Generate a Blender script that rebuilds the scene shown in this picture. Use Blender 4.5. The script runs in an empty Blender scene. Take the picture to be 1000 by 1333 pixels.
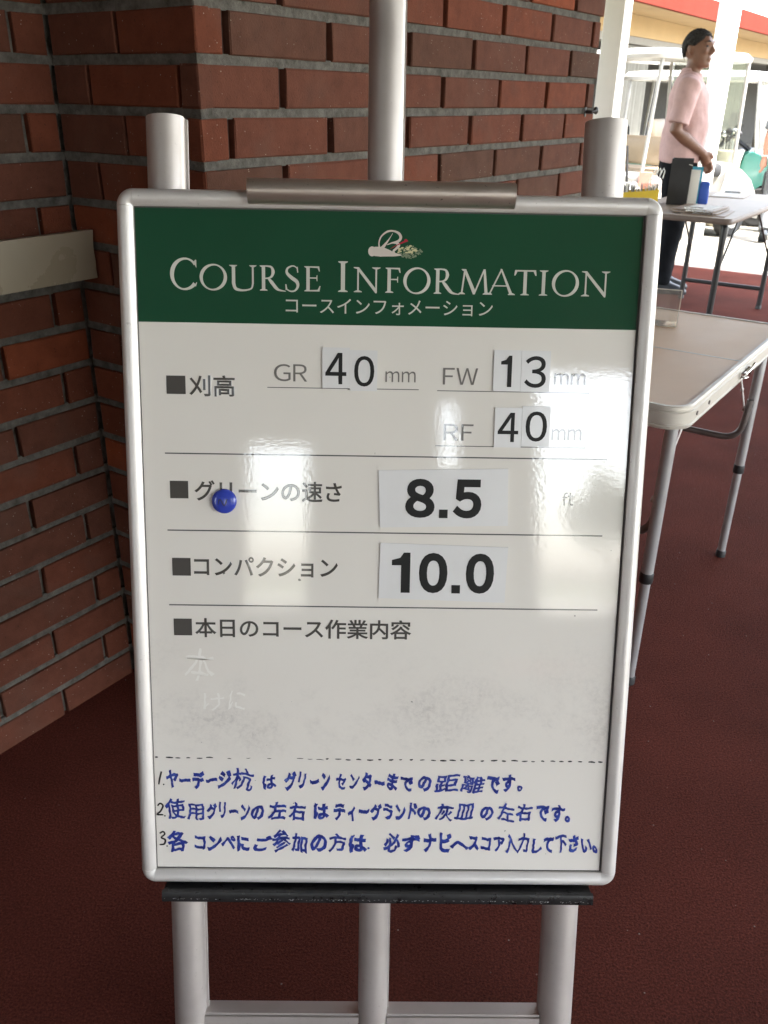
import bpy, bmesh, math, random
from mathutils import Vector, Matrix

rnd = random.Random(11)
S = bpy.context.scene
COL = S.collection
PI = math.pi

# ---------------------------------------------------------------- camera
cam_d = bpy.data.cameras.new('camera')
cam = bpy.data.objects.new('camera', cam_d)
COL.objects.link(cam)
pitch, roll = math.radians(25.9), math.radians(1.0)
f_ = Vector((0, math.cos(pitch), -math.sin(pitch)))
u_ = Vector((0, math.sin(pitch), math.cos(pitch)))
x_ = Vector((1, 0, 0))
cr = x_ * math.cos(roll) + u_ * math.sin(roll)
cu = -x_ * math.sin(roll) + u_ * math.cos(roll)
cam.matrix_world = Matrix(((cr.x, cu.x, -f_.x, 0), (cr.y, cu.y, -f_.y, 0), (cr.z, cu.z, -f_.z, 1.245), (0, 0, 0, 1)))
cam_d.sensor_fit = 'VERTICAL'
cam_d.sensor_height = 36
cam_d.lens = 36 * 1116.3 / 1333
cam_d.clip_start = 0.05
cam_d.clip_end = 3000
cam_d.dof.use_dof = True
cam_d.dof.focus_distance = 1.02
cam_d.dof.aperture_fstop = 18.0
S.camera = cam

# ---------------------------------------------------------------- light
YAW = math.radians(34.5)
U = Vector((math.sin(YAW), math.cos(YAW), 0))     # along the brick faces, away from the camera
V = Vector((math.cos(YAW), -math.sin(YAW), 0))    # out of the brick faces, to the right
SUN_EL = math.radians(63)
sd = (V * 0.97 - U * 0.10).normalized()
SUN_AZ = math.atan2(sd.x, sd.y)
world = bpy.data.worlds.new('World')
S.world = world
world.use_nodes = True
wn = world.node_tree
sky = wn.nodes.new('ShaderNodeTexSky')
sky.sky_type = 'NISHITA'
sky.sun_disc = False
sky.sun_elevation = SUN_EL
sky.sun_rotation = SUN_AZ
sky.air_density = 1.2
sky.dust_density = 3.0
sky.ozone_density = 0.7
hs = wn.nodes.new('ShaderNodeHueSaturation')
hs.inputs['Saturation'].default_value = .5
wn.links.new(sky.outputs[0], hs.inputs['Color'])
wn.links.new(hs.outputs[0], wn.nodes['Background'].inputs[0])
wn.nodes['Background'].inputs[1].default_value = 0.15
sun_d = bpy.data.lights.new('sun', 'SUN')
sun_d.energy = 2.0
sun_d.angle = math.radians(0.5)
sun_d.color = (1.0, 0.95, 0.87)
sun = bpy.data.objects.new('sun', sun_d)
COL.objects.link(sun)
sdir = Vector((sd.x * math.cos(SUN_EL), sd.y * math.cos(SUN_EL), math.sin(SUN_EL)))
sun.matrix_world = Matrix.Translation((6, 0, 12)) @ sdir.to_track_quat('Z', 'Y').to_matrix().to_4x4()
S.view_settings.view_transform = 'Standard'
S.view_settings.look = 'None'
S.view_settings.gamma = 1.0
S.view_settings.use_curve_mapping = False
S.view_settings.exposure = 3.5
S.cycles.max_bounces = 10
S.cycles.diffuse_bounces = 6
S.cycles.glossy_bounces = 5
S.cycles.transparent_max_bounces = 12
S.cycles.caustics_reflective = False
S.cycles.caustics_refractive = False
S.cycles.use_denoising = True


# ---------------------------------------------------------------- helpers
def uv(a, b, z=0.0):
    return U * a + V * b + Vector((0, 0, z))


UVM = Matrix(((U.x, -V.x, 0, 0), (U.y, -V.y, 0, 0), (0, 0, 1, 0), (0, 0, 0, 1)))   # local x = U, local y = -V


class MB:
    def __init__(self, M=None):
        self.v, self.f, self.mi, self.ti = [], [], [], []
        self.M = M or Matrix()
        self.m = 0
        self.t = 0.5

    def add(self, vs, fs, M=None):
        T = self.M @ M if M is not None else self.M
        b = len(self.v)
        self.v += [T @ Vector(p) for p in vs]
        for f in fs:
            self.f.append([b + i for i in f])
            self.mi.append(self.m)
            self.ti.append(self.t)
        return self

    def box(self, x0, x1, y0, y1, z0, z1, M=None):
        vs = [(x, y, z) for z in (z0, z1) for y in (y0, y1) for x in (x0, x1)]
        return self.add(vs, [(0, 2, 3, 1), (4, 5, 7, 6), (0, 1, 5, 4), (2, 6, 7, 3), (0, 4, 6, 2), (1, 3, 7, 5)], M)

    def rbox(self, x0, x1, y0, y1, z0, z1, r=0.01, M=None, n=3):
        """box with corners rounded in plan and a small chamfer above and below"""
        def loop(ins):
            o = []
            rr = max(r - ins, 1e-4)
            for (cx, cy, a0) in ((x1 - r, y1 - r, 0), (x0 + r, y1 - r, PI / 2), (x0 + r, y0 + r, PI), (x1 - r, y0 + r, 1.5 * PI)):
                for i in range(n + 1):
                    a = a0 + PI / 2 * i / n
                    o.append((cx + rr * math.cos(a), cy + rr * math.sin(a)))
            return o
        c = min(r, (z1 - z0) * 0.25)
        rings = [[(x, y, z0) for x, y in loop(c * .7)], [(x, y, z0 + c) for x, y in loop(0)],
                 [(x, y, z1 - c) for x, y in loop(0)], [(x, y, z1) for x, y in loop(c * .7)]]
        return self.loft(rings, M=M)

    def loft(self, rings, cap=True, closed=True, M=None):
        n = len(rings[0])
        vs = [p for r in rings for p in r]
        fs = []
        for k in range(len(rings) - 1):
            for i in range(n if closed else n - 1):
                j = (i + 1) % n
                fs.append((k * n + i, k * n + j, (k + 1) * n + j, (k + 1) * n + i))
        if cap:
            fs.append(tuple(range(n))[::-1])
            fs.append(tuple(range((len(rings) - 1) * n, len(rings) * n)))
        return self.add(vs, fs, M)

    def tube(self, pts, r, n=12, M=None, cap=True, sx=1.0):
        pts = [Vector(p) for p in pts]
        rs = r if isinstance(r, (list, tuple)) else [r] * len(pts)
        rings = []
        up = None
        for i, p in enumerate(pts):
            a = pts[max(i - 1, 0)]
            b = pts[min(i + 1, len(pts) - 1)]
            d = (b - a).normalized()
            if up is None:
                up = Vector((0, 0, 1)) if abs(d.z) < .9 else Vector((1, 0, 0))
            s = d.cross(up).normalized()
            up = s.cross(d).normalized()
            rings.append([p + s * (rs[i] * sx * math.cos(t)) + up * (rs[i] * math.sin(t)) for t in [2 * PI * k / n for k in range(n)]])
        return self.loft(rings, cap=cap, M=M)

    def ell(self, c, r, M=None, nu=16, nv=10):
        c = Vector(c)
        rings = []
        for j in range(nv + 1):
            a = -PI / 2 + PI * j / nv
            a = max(min(a, PI / 2 - .03), -PI / 2 + .03)
            rings.append([(c.x + r[0] * math.cos(a) * math.cos(t), c.y + r[1] * math.cos(a) * math.sin(t), c.z + r[2] * math.sin(a)) for t in [2 * PI * k / nu for k in range(nu)]])
        return self.loft(rings, M=M)

    def prism(self, outline, z0, z1, M=None):
        n = len(outline)
        vs = [(x, y, z0) for x, y in outline] + [(x, y, z1) for x, y in outline]
        fs = [tuple(range(n))[::-1], tuple(range(n, 2 * n))] + [(i, (i + 1) % n, n + (i + 1) % n, n + i) for i in range(n)]
        return self.add(vs, fs, M)

    def lathe(self, prof, n=24, M=None):
        rings = [[(r * math.cos(t), r * math.sin(t), z) for t in [2 * PI * k / n for k in range(n)]] for r, z in prof]
        return self.loft(rings, M=M)


WM = {}


def finish(name, me, mats, parent, M, smooth):
    o = bpy.data.objects.new(name, me)
    COL.objects.link(o)
    for m in (mats if isinstance(mats, (list, tuple)) else [mats]):
        me.materials.append(m)
    if smooth:
        for p in me.polygons:
            p.use_smooth = True
        me.set_sharp_from_angle(angle=math.radians(smooth if smooth > 1 else 38))
    if parent is not None:
        o.parent = parent
        WM[o.name] = WM[parent.name]
    else:
        o.matrix_world = M or Matrix()
        WM[o.name] = M.copy() if M else Matrix()
    return o


def build(mb, name, mats, parent=None, M=None, smooth=1, tint=False):
    """mb is in world coordinates; the mesh is stored relative to its root"""
    W = WM[parent.name] if parent is not None else (M or Matrix())
    inv = W.inverted()
    me = bpy.data.meshes.new(name)
    me.from_pydata([inv @ v for v in mb.v], [], mb.f)
    me.polygons.foreach_set('material_index', mb.mi)
    if tint:
        at = me.color_attributes.new('tint', 'FLOAT_COLOR', 'CORNER')
        data = []
        for p in me.polygons:
            t = mb.ti[p.index]
            data += [t, t, t, 1.0] * p.loop_total
        at.data.foreach_set('color', data)
    bm = bmesh.new()
    bm.from_mesh(me)
    bmesh.ops.recalc_face_normals(bm, faces=bm.faces)
    bm.to_mesh(me)
    bm.free()
    me.update()
    return finish(name, me, mats, parent, M, smooth)


def tag(o, label, cat, group=None, kind=None):
    if label:
        o['label'] = label
    if cat:
        o['category'] = cat
    if group:
        o['group'] = group
    if kind:
        o['kind'] = kind
    return o


def thing(name, label, cat, M=None, group=None):
    o = bpy.data.objects.new(name, None)
    COL.objects.link(o)
    o.empty_display_size = .1
    M = M or Matrix()
    o.matrix_world = M
    WM[o.name] = M.copy()
    return tag(o, label, cat, group)


def struct(o):
    o['kind'] = 'structure'
    return o


def T(x, y, z):
    return Matrix.Translation((x, y, z))


def RZ(a):
    return Matrix.Rotation(a, 4, 'Z')


# ---------------------------------------------------------------- materials
def nodes(name):
    m = bpy.data.materials.new(name)
    m.use_nodes = True
    nt = m.node_tree
    return m, nt, nt.nodes['Principled BSDF']


def noise_node(nt, scale, detail=4, rough=.55, coord='Object', dim=None):
    tc = nt.nodes.new('ShaderNodeTexCoord')
    n = nt.nodes.new('ShaderNodeTexNoise')
    n.inputs['Scale'].default_value = scale
    n.inputs['Detail'].default_value = detail
    n.inputs['Roughness'].default_value = rough
    nt.links.new(tc.outputs[coord], n.inputs['Vector'])
    return n


def ramp(nt, src, stops):
    r = nt.nodes.new('ShaderNodeValToRGB')
    e = r.color_ramp.elements
    while len(e) < len(stops):
        e.new(.5)
    for k, (p, c) in enumerate(stops):
        e[k].position = p
        e[k].color = (c, c, c, 1) if isinstance(c, (int, float)) else (*c, 1)
    nt.links.new(src, r.inputs[0])
    return r


def mix(nt, fac, a, b, blend='MIX'):
    m = nt.nodes.new('ShaderNodeMix')
    m.data_type = 'RGBA'
    m.blend_type = blend
    for sock, val in ((m.inputs[0], fac), (m.inputs[6], a), (m.inputs[7], b)):
        if isinstance(val, (int, float)):
            sock.default_value = val
        elif isinstance(val, (tuple, list)):
            sock.default_value = (*val, 1)
        else:
            nt.links.new(val, sock)
    return m.outputs[2]


def bump(nt, b, h, strength, dist=.01):
    n = nt.nodes.new('ShaderNodeBump')
    n.inputs['Strength'].default_value = strength
    n.inputs['Distance'].default_value = dist
    nt.links.new(h, n.inputs['Height'])
    nt.links.new(n.outputs[0], b.inputs['Normal'])
    return n


def simple(name, col, rough=.5, metal=0.0, var=.12, scale=12, bmp=0.0, bscale=None, coat=0.0, spec=None, rvar=.0):
    m, nt, b = nodes(name)
    n = noise_node(nt, scale, 5)
    lo = tuple(c * (1 - var) for c in col)
    hi = tuple(min(1, c * (1 + var)) for c in col)
    r = ramp(nt, n.outputs[0], [(.3, lo), (.7, hi)])
    nt.links.new(r.outputs[0], b.inputs['Base Color'])
    b.inputs['Roughness'].default_value = rough
    if rvar:
        rr = ramp(nt, noise_node(nt, scale * 2.7, 6).outputs[0], [(.35, max(0, rough - rvar)), (.65, min(1, rough + rvar))])
        nt.links.new(rr.outputs[0], b.inputs['Roughness'])
    b.inputs['Metallic'].default_value = metal
    if coat:
        b.inputs['Coat Weight'].default_value = coat
        b.inputs['Coat Roughness'].default_value = .08
    if spec is not None:
        b.inputs['Specular IOR Level'].default_value = spec
    if bmp:
        bn = noise_node(nt, bscale or scale * 8, 3)
        bump(nt, b, bn.outputs[0], bmp)
    return m


M = {}
# brick: tint attribute picks the firing colour of each brick
m, nt, b = nodes('brick')
at = nt.nodes.new('ShaderNodeAttribute')
at.attribute_name = 'tint'
base = ramp(nt, at.outputs['Fac'], [(0, (.082, .039, .026)), (.3, (.104, .041, .027)), (.6, (.122, .041, .025)), (.85, (.152, .043, .022)), (1, (.25, .058, .021))])
n1 = noise_node(nt, 26, 6, .65)
c1 = mix(nt, .42, base.outputs[0], ramp(nt, n1.outputs[0], [(.3, .55), (.7, 1.35)]).outputs[0], 'MULTIPLY')
n2 = noise_node(nt, 7, 3)
c2 = mix(nt, ramp(nt, n2.outputs[0], [(.52, 0.0), (.75, .5)]).outputs[0], c1, (.11, .06, .045))
pits = noise_node(nt, 330, 2, .6)
c3 = mix(nt, ramp(nt, pits.outputs[0], [(.27, .75), (.34, 0.0)]).outputs[0], c2, (.03, .015, .012))
sp = nt.nodes.new('ShaderNodeTexVoronoi')
sp.inputs['Scale'].default_value = 95
tcs = nt.nodes.new('ShaderNodeTexCoord')
nt.links.new(tcs.outputs['Object'], sp.inputs['Vector'])
spn = noise_node(nt, 9, 3)
spm = nt.nodes.new('ShaderNodeMath')
spm.operation = 'MULTIPLY'
nt.links.new(ramp(nt, sp.outputs['Distance'], [(.06, .8), (.115, 0.0)]).outputs[0], spm.inputs[0])
nt.links.new(ramp(nt, spn.outputs[0], [(.47, 0.0), (.56, .8)]).outputs[0], spm.inputs[1])
c4 = mix(nt, spm.outputs[0], c3, (.42, .37, .33))
nt.links.new(c4, b.inputs['Base Color'])
b.inputs['Roughness'].default_value = .85
b.inputs['Specular IOR Level'].default_value = .15
hh = nt.nodes.new('ShaderNodeMath')
hh.operation = 'ADD'
nt.links.new(n1.outputs[0], hh.inputs[0])
nt.links.new(pits.outputs[0], hh.inputs[1])
bump(nt, b, hh.outputs[0], .35, .003)
M['brick'] = m
m, nt, b = nodes('mortar')
n1 = noise_node(nt, 45, 6, .7)
r = ramp(nt, n1.outputs[0], [(.3, (.045, .041, .035)), (.7, (.15, .139, .123))])
nt.links.new(r.outputs[0], b.inputs['Base Color'])
b.inputs['Roughness'].default_value = .95
bump(nt, b, n1.outputs[0], .9, .006)
M['mortar'] = m
M['joint'] = simple('joint', (.05, .025, .02), .95, var=.4, scale=60)

# red rubber-chip floor
m, nt, b = nodes('red_floor')
n0 = noise_node(nt, 260, 4, .75)
n1 = noise_node(nt, 150, 4, .7)
n2 = noise_node(nt, 2.2, 4)
c = ramp(nt, n0.outputs[0], [(.3, (.040, .011, .008)), (.5, (.092, .023, .016)), (.72, (.17, .045, .030))])
c = mix(nt, .9, c.outputs[0], ramp(nt, n2.outputs[0], [(.3, .72), (.7, 1.3)]).outputs[0], 'MULTIPLY')
spk = nt.nodes.new('ShaderNodeTexVoronoi')
spk.inputs['Scale'].default_value = 55
tcs = nt.nodes.new('ShaderNodeTexCoord')
nt.links.new(tcs.outputs['Object'], spk.inputs['Vector'])
hsh = nt.nodes.new('ShaderNodeMath')
hsh.operation = 'MULTIPLY'
nt.links.new(ramp(nt, spk.outputs['Distance'], [(.06, 1.0), (.1, 0.0)]).outputs[0], hsh.inputs[0])
sepc = nt.nodes.new('ShaderNodeSeparateColor')
nt.links.new(spk.outputs['Color'], sepc.inputs[0])
nt.links.new(ramp(nt, sepc.outputs[0], [(.86, 0.0), (.88, .8)]).outputs[0], hsh.inputs[1])
c = mix(nt, hsh.outputs[0], c, (.30, .25, .22))
nt.links.new(c, b.inputs['Base Color'])
b.inputs['Roughness'].default_value = .95
b.inputs['Specular IOR Level'].default_value = .08
hb = nt.nodes.new('ShaderNodeMath')
hb.operation = 'ADD'
nt.links.new(n0.outputs[0], hb.inputs[0])
nt.links.new(n1.outputs[0], hb.inputs[1])
bump(nt, b, hb.outputs[0], .8, .004)
M['floor'] = m
M['concrete'] = simple('concrete', (.225, .21, .18), .9, var=.2, scale=3, bmp=.3, bscale=120)
M['kerb'] = simple('kerb_concrete', (.30, .25, .22), .9, var=.2, scale=8, bmp=.3)
M['ground'] = simple('dry_ground', (.16, .17, .10), 1, var=.5, scale=.6)
M['ceiling'] = simple('cream_paint', (.14, .12, .095), .8, var=.06)
M['whitewall'] = simple('warm_plaster', (.30, .275, .24), .85, var=.12, scale=2)


def alu(name, col, rough, metal, scr=.25):
    m, nt, b = nodes(name)
    n = noise_node(nt, 9, 6, .6)
    r = ramp(nt, n.outputs[0], [(.3, tuple(c * .86 for c in col)), (.7, col)])
    f = noise_node(nt, 170, 2, .6)
    c = mix(nt, ramp(nt, f.outputs[0], [(.24, scr), (.31, 0.0)]).outputs[0], r.outputs[0], (.12, .1, .09))
    nt.links.new(c, b.inputs['Base Color'])
    rr = ramp(nt, noise_node(nt, 30, 5).outputs[0], [(.3, rough - .06), (.7, rough + .08)])
    nt.links.new(rr.outputs[0], b.inputs['Roughness'])
    b.inputs['Metallic'].default_value = metal
    return m


M['alu'] = alu('satin_aluminium', (.80, .77, .75), .42, .40)
M['alu_pole'] = alu('pole_aluminium', (.60, .555, .53), .47, .68)
M['alu_clip'] = alu('clip_aluminium', (.66, .58, .52), .36, .85, .7)
M['alu_leg'] = alu('leg_aluminium', (.50, .50, .51), .42, .6)
M['alu_rim'] = alu('rim_aluminium', (.62, .58, .52), .5, .25)
M['alu_dark'] = alu('dull_steel', (.22, .20, .19), .45, .7)
M['shadow_dark'] = simple('shadow_dark', (.08, .07, .07), .8)

# printed whiteboard film: gloss with an orange-peel ripple
def film(name, dirt):
    m, nt, b = nodes(name)
    if dirt == 'white':
        tc = nt.nodes.new('ShaderNodeTexCoord')
        sx = nt.nodes.new('ShaderNodeSeparateXYZ')
        nt.links.new(tc.outputs['Object'], sx.inputs[0])
        n1 = noise_node(nt, 6.5, 7, .70)
        n1.inputs['Distortion'].default_value = .6
        n2 = noise_node(nt, 26, 6, .7)
        # smears left by the eraser: a low band across the writing space
        band = ramp(nt, sx.outputs['Y'], [(0.0, 0.0), (1.0, 0.0)])
        mr = nt.nodes.new('ShaderNodeMapRange')
        mr.inputs[1].default_value = -.68
        mr.inputs[2].default_value = -.50
        nt.links.new(sx.outputs['Y'], mr.inputs[0])
        band = ramp(nt, mr.outputs[0], [(0.0, 0.0), (.12, .55), (.34, .9), (.62, .5), (1.0, 0.0)])
        k = nt.nodes.new('ShaderNodeMath')
        k.operation = 'MULTIPLY'
        nt.links.new(band.outputs[0], k.inputs[0])
        nt.links.new(ramp(nt, n1.outputs[0], [(.46, 0.0), (.66, .8)]).outputs[0], k.inputs[1])
        k2 = nt.nodes.new('ShaderNodeMath')
        k2.operation = 'MULTIPLY'
        nt.links.new(k.outputs[0], k2.inputs[0])
        nt.links.new(ramp(nt, n2.outputs[0], [(.3, .25), (.7, 1.0)]).outputs[0], k2.inputs[1])
        base = ramp(nt, noise_node(nt, 2.5, 3).outputs[0], [(.3, (.775, .738, .69)), (.7, (.81, .78, .735))])
        k3 = nt.nodes.new('ShaderNodeMath')
        k3.operation = 'MULTIPLY'
        nt.links.new(k2.outputs[0], k3.inputs[0])
        nt.links.new(ramp(nt, noise_node(nt, 150, 4, .75).outputs[0], [(.42, .25), (.6, 1.0)]).outputs[0], k3.inputs[1])
        c = mix(nt, k3.outputs[0], base.outputs[0], (.40, .375, .365))
        sp = noise_node(nt, 120, 1, .4)
        c = mix(nt, ramp(nt, sp.outputs[0], [(.165, .8), (.18, 0.0)]).outputs[0], c, (.06, .06, .06))
        nt.links.new(c, b.inputs['Base Color'])
    else:
        n1 = noise_node(nt, 4, 4)
        r = ramp(nt, n1.outputs[0], [(.3, tuple(v * .93 for v in dirt)), (.7, tuple(min(1, v * 1.07) for v in dirt))])
        nt.links.new(r.outputs[0], b.inputs['Base Color'])
    b.inputs['Roughness'].default_value = .012
    b.inputs['IOR'].default_value = 1.75
    h = noise_node(nt, 200, 3, .55)
    bump(nt, b, h.outputs[0], .05, .0010)
    return m


M['film'] = film('whiteboard_film', 'white')
M['green'] = film('green_film', (.013, .068, .036))
M['ink_white'] = film('white_ink', (.62, .62, .57))
M['ink_grey'] = film('grey_ink', (.085, .08, .075))
M['ink_mid'] = film('mid_grey_ink', (.20, .19, .18))
M['ink_black'] = simple('black_ink', (.014, .014, .014), .5, spec=.25)
M['ink_line'] = film('line_ink', (.10, .10, .10))
M['emb_white'] = film('emblem_white', (.66, .60, .55))
M['emb_red'] = film('emblem_red', (.42, .03, .06))
M['emb_gold'] = film('emblem_cream', (.62, .58, .36))
M['emb_sage'] = film('emblem_sage', (.20, .25, .17))
M['card'] = simple('card_film', (.74, .735, .74), .22, var=.03, coat=.3)
M['card_edge'] = simple('card_edge', (.10, .09, .09), .7)
m, nt, b = nodes('marker_blue')
n = noise_node(nt, 85, 6, .74)
r = ramp(nt, n.outputs[0], [(.32, (.008, .014, .13)), (.5, (.018, .036, .27)), (.66, (.05, .10, .42)), (.78, (.26, .34, .60))])
nt.links.new(r.outputs[0], b.inputs['Base Color'])
b.inputs['Roughness'].default_value = .35
M['marker'] = m
M['marker_black'] = simple('marker_black', (.02, .02, .02), .4, var=.5, scale=60)
M['ghost'] = film('wiped_writing', (.86, .84, .80))
M['magnet'] = simple('blue_magnet_plastic', (.035, .06, .42), .22, var=.1, scale=40, coat=.4)
M['tray'] = simple('black_rail_plastic', (.012, .012, .013), .35, var=.5, scale=30, rvar=.1)
M['scuff'] = simple('white_scuffs', (.45, .45, .45), .8)
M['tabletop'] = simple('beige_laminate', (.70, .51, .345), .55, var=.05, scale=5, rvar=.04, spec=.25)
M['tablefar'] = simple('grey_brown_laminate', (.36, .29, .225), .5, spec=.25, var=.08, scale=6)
M['tableedge'] = simple('brown_edging', (.16, .12, .10), .5)
M['black'] = simple('black_metal', (.016, .016, .017), .4, var=.3)
M['blackplastic'] = simple('black_plastic', (.018, .018, .02), .5, var=.3)
M['white'] = simple('white_paint', (.78, .76, .72), .45, var=.04, scale=4)
M['whiteplastic'] = simple('white_plastic', (.80, .80, .78), .3, var=.04)
M['ledge'] = simple('cream_sheet_metal', (.26, .215, .155), .34, var=.12, scale=3, rvar=.1)
M['skin'] = simple('skin', (.21, .105, .068), .5, var=.12, scale=25)
M['skin_far'] = simple('tanned_skin', (.46, .22, .15), .5, var=.1, scale=25)
M['hair'] = simple('black_hair', (.026, .023, .021), .85, var=.8, scale=90, bmp=.7, bscale=160)
M['pink'] = simple('pink_cotton', (.56, .37, .355), .85, var=.07, scale=30, bmp=.15, bscale=300)
M['navy'] = simple('dark_navy_wool', (.008, .009, .011), .9, spec=.1, var=.25, scale=20)
M['grey_cloth'] = simple('grey_cloth', (.14, .15, .16), .85, var=.2, scale=20)
M['shoe'] = simple('black_leather', (.02, .024, .03), .35, var=.3)
M['yellow'] = simple('yellow_card', (.62, .43, .03), .55, var=.08)
M['wood'] = simple('pencil_wood', (.10, .09, .085), .5, var=.3, scale=60)
M['paper'] = simple('paper', (.70, .68, .63), .7, var=.05)
M['blue'] = simple('blue_plastic', (.05, .12, .50), .35)
M['cyan'] = simple('cyan_print', (.05, .38, .52), .5)
M['kraft'] = simple('brown_board', (.26, .18, .12), .55, var=.12)
M['chrome'] = simple('bright_steel', (.75, .74, .72), .2, 1.0, var=.05)
M['cart_post'] = simple('grey_white_tube', (.36, .355, .33), .4)
M['teal'] = simple('teal_bodywork', (.006, .13, .10), .3, var=.05, coat=.5)
M['cartwhite'] = simple('white_bodywork', (.48, .47, .435), .25, var=.03, coat=.4)
M['beige'] = simple('beige_vinyl', (.30, .23, .15), .5, var=.06)
M['rubber'] = simple('tyre_rubber', (.03, .03, .03), .8, var=.3)
M['curtain'] = simple('grey_curtain', (.15, .146, .125), .85, var=.08, scale=8)
M['red_trim'] = simple('red_fascia', (.115, .021, .014), .9, var=.08, scale=2, spec=.05)
M['soffit'] = simple('cream_soffit', (.30, .205, .095), .75, var=.07, scale=2)
M['bandp'] = simple('yellow_render', (.33, .225, .10), .75, var=.06, scale=2)
M['lintel'] = simple('grey_steel', (.16, .15, .13), .6, var=.1)
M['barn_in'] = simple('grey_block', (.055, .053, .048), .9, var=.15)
M['barn_dark'] = simple('dark_interior', (.03, .03, .03), .9, var=.3)
M['cream_bag'] = simple('cream_canvas', (.60, .55, .42), .7, var=.12, scale=14)
M['salmon'] = simple('salmon_plastic', (.55, .22, .17), .5)
M['leaf'] = simple('hedge_leaf', (.06, .10, .03), .6, var=.5, scale=3)


def glass_mat(name, tint, rough=.02, alpha_mix=.85):
    m, nt, b = nodes(name)
    out = nt.nodes['Material Output']
    tr = nt.nodes.new('ShaderNodeBsdfTransparent')
    tr.inputs[0].default_value = (*tint, 1)
    gl = nt.nodes.new('ShaderNodeBsdfGlossy')
    gl.inputs['Roughness'].default_value = rough
    fr = nt.nodes.new('ShaderNodeFresnel')
    fr.inputs[0].default_value = 1.5
    mx = nt.nodes.new('ShaderNodeMixShader')
    nt.links.new(fr.outputs[0], mx.inputs[0])
    nt.links.new(tr.outputs[0], mx.inputs[1])
    nt.links.new(gl.outputs[0], mx.inputs[2])
    if alpha_mix < 1:
        mx2 = nt.nodes.new('ShaderNodeMixShader')
        mx2.inputs[0].default_value = 1 - alpha_mix
        nt.links.new(mx.outputs[0], mx2.inputs[1])
        b.inputs['Base Color'].default_value = (.8, .78, .74, 1)
        nt.links.new(b.outputs[0], mx2.inputs[2])
        nt.links.new(mx2.outputs[0], out.inputs[0])
    else:
        nt.links.new(mx.outputs[0], out.inputs[0])
    nt.nodes.remove(b) if alpha_mix >= 1 else None
    return m


M['acrylic'] = glass_mat('clear_acrylic', (.93, .91, .88), .02, .86)
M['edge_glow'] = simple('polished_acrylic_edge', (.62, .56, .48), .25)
M['windshield'] = glass_mat('cart_windshield', (.72, .75, .72), .04, .94)

# ================================================================ the setting
IC_U, IC_V, OC_V = 1.041, -1.429, -1.074     # inner corner of the recess, and the plane of the pier face
END_U = IC_U + 1.56
g = MB()
g.box(-300, 900, -500, 500, -.6, -.14, UVM)
struct(build(g, 'ground', M['ground']))
def porch(z0, z1, ue, back, vr=4.0):
    pts = [uv(ue, -7.0), uv(ue, vr), uv(-1.4, vr), Vector((4.3, back, 0)), Vector((-4.4, back, 0)), Vector((-7.5, 1.5, 0))]
    q = MB()
    q.prism([(p.x, p.y) for p in pts][::-1], z0, z1)
    return q


struct(build(porch(-.13, 0.0, 7.49, -6.19), 'floor', M['floor'], smooth=0))
g = MB()
g.rbox(7.494, 7.66, -30, 30, -.135, -.004, .02, UVM)
struct(build(g, 'kerb', M['kerb']))
g = MB()
g.box(7.664, 60, -60, 60, -.139, -.115, UVM)
struct(build(g, 'driveway', M['concrete']))
g = MB()
g.box(-40, 40, -60, -6.21, -.139, -.02)
struct(build(g, 'pavement', M['concrete']))
struct(build(porch(2.84, 3.1, 7.5, -6.3, 5.5), 'ceiling', M['ceiling'], smooth=0))  # out of view; right overhang added to keep sun off the floor

# ---- brick wall with its recess and pier, every brick a box proud of the mortar
bw = MB()
CO, BH = .0764, .0614


def brick(a0, P0, d, nrm, s0, s1, k, tint):
    z0, z1 = k * CO, k * CO + BH
    j = lambda q: rnd.uniform(-q, q)
    fo = j(.0012)
    ch = .0022
    ds = []
    vs = []
    for (dep, ins) in ((-.03, 0), (fo - ch, 0), (fo, ch)):
        for (s, z) in ((s0 + ins, z0 + ins), (s1 - ins, z0 + ins), (s1 - ins, z1 - ins), (s0 + ins, z1 - ins)):
            p = P0 + d * (s + j(.0013)) + nrm * (dep + j(.0005)) + Vector((0, 0, z + j(.0013)))
            vs.append(p)
    bw.m = 0
    bw.t = tint
    fs = []
    for q in (0, 4):
        for i in range(4):
            fs.append((q + i, q + (i + 1) % 4, q + 4 + (i + 1) % 4, q + 4 + i))
    fs.append((8, 9, 10, 11))
    bw.add(vs, fs)


ic = uv(IC_U, IC_V)
oc = uv(IC_U, OC_V)


def tint():
    q = rnd.random()
    return rnd.uniform(.88, 1.0) if q > .90 else (rnd.uniform(0, .25) if q < .13 else rnd.uniform(.25, .85))


def course(P0, d, nrm, k, joints, gap):
    for i in range(len(joints) - 1):
        s0 = joints[i] + (gap / 2 if i else .0)
        s1 = joints[i + 1] - (gap / 2 if i < len(joints) - 2 else .0)
        if s1 - s0 > .012:
            brick(0, P0, d, nrm, s0, s1, k, tint())


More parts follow.
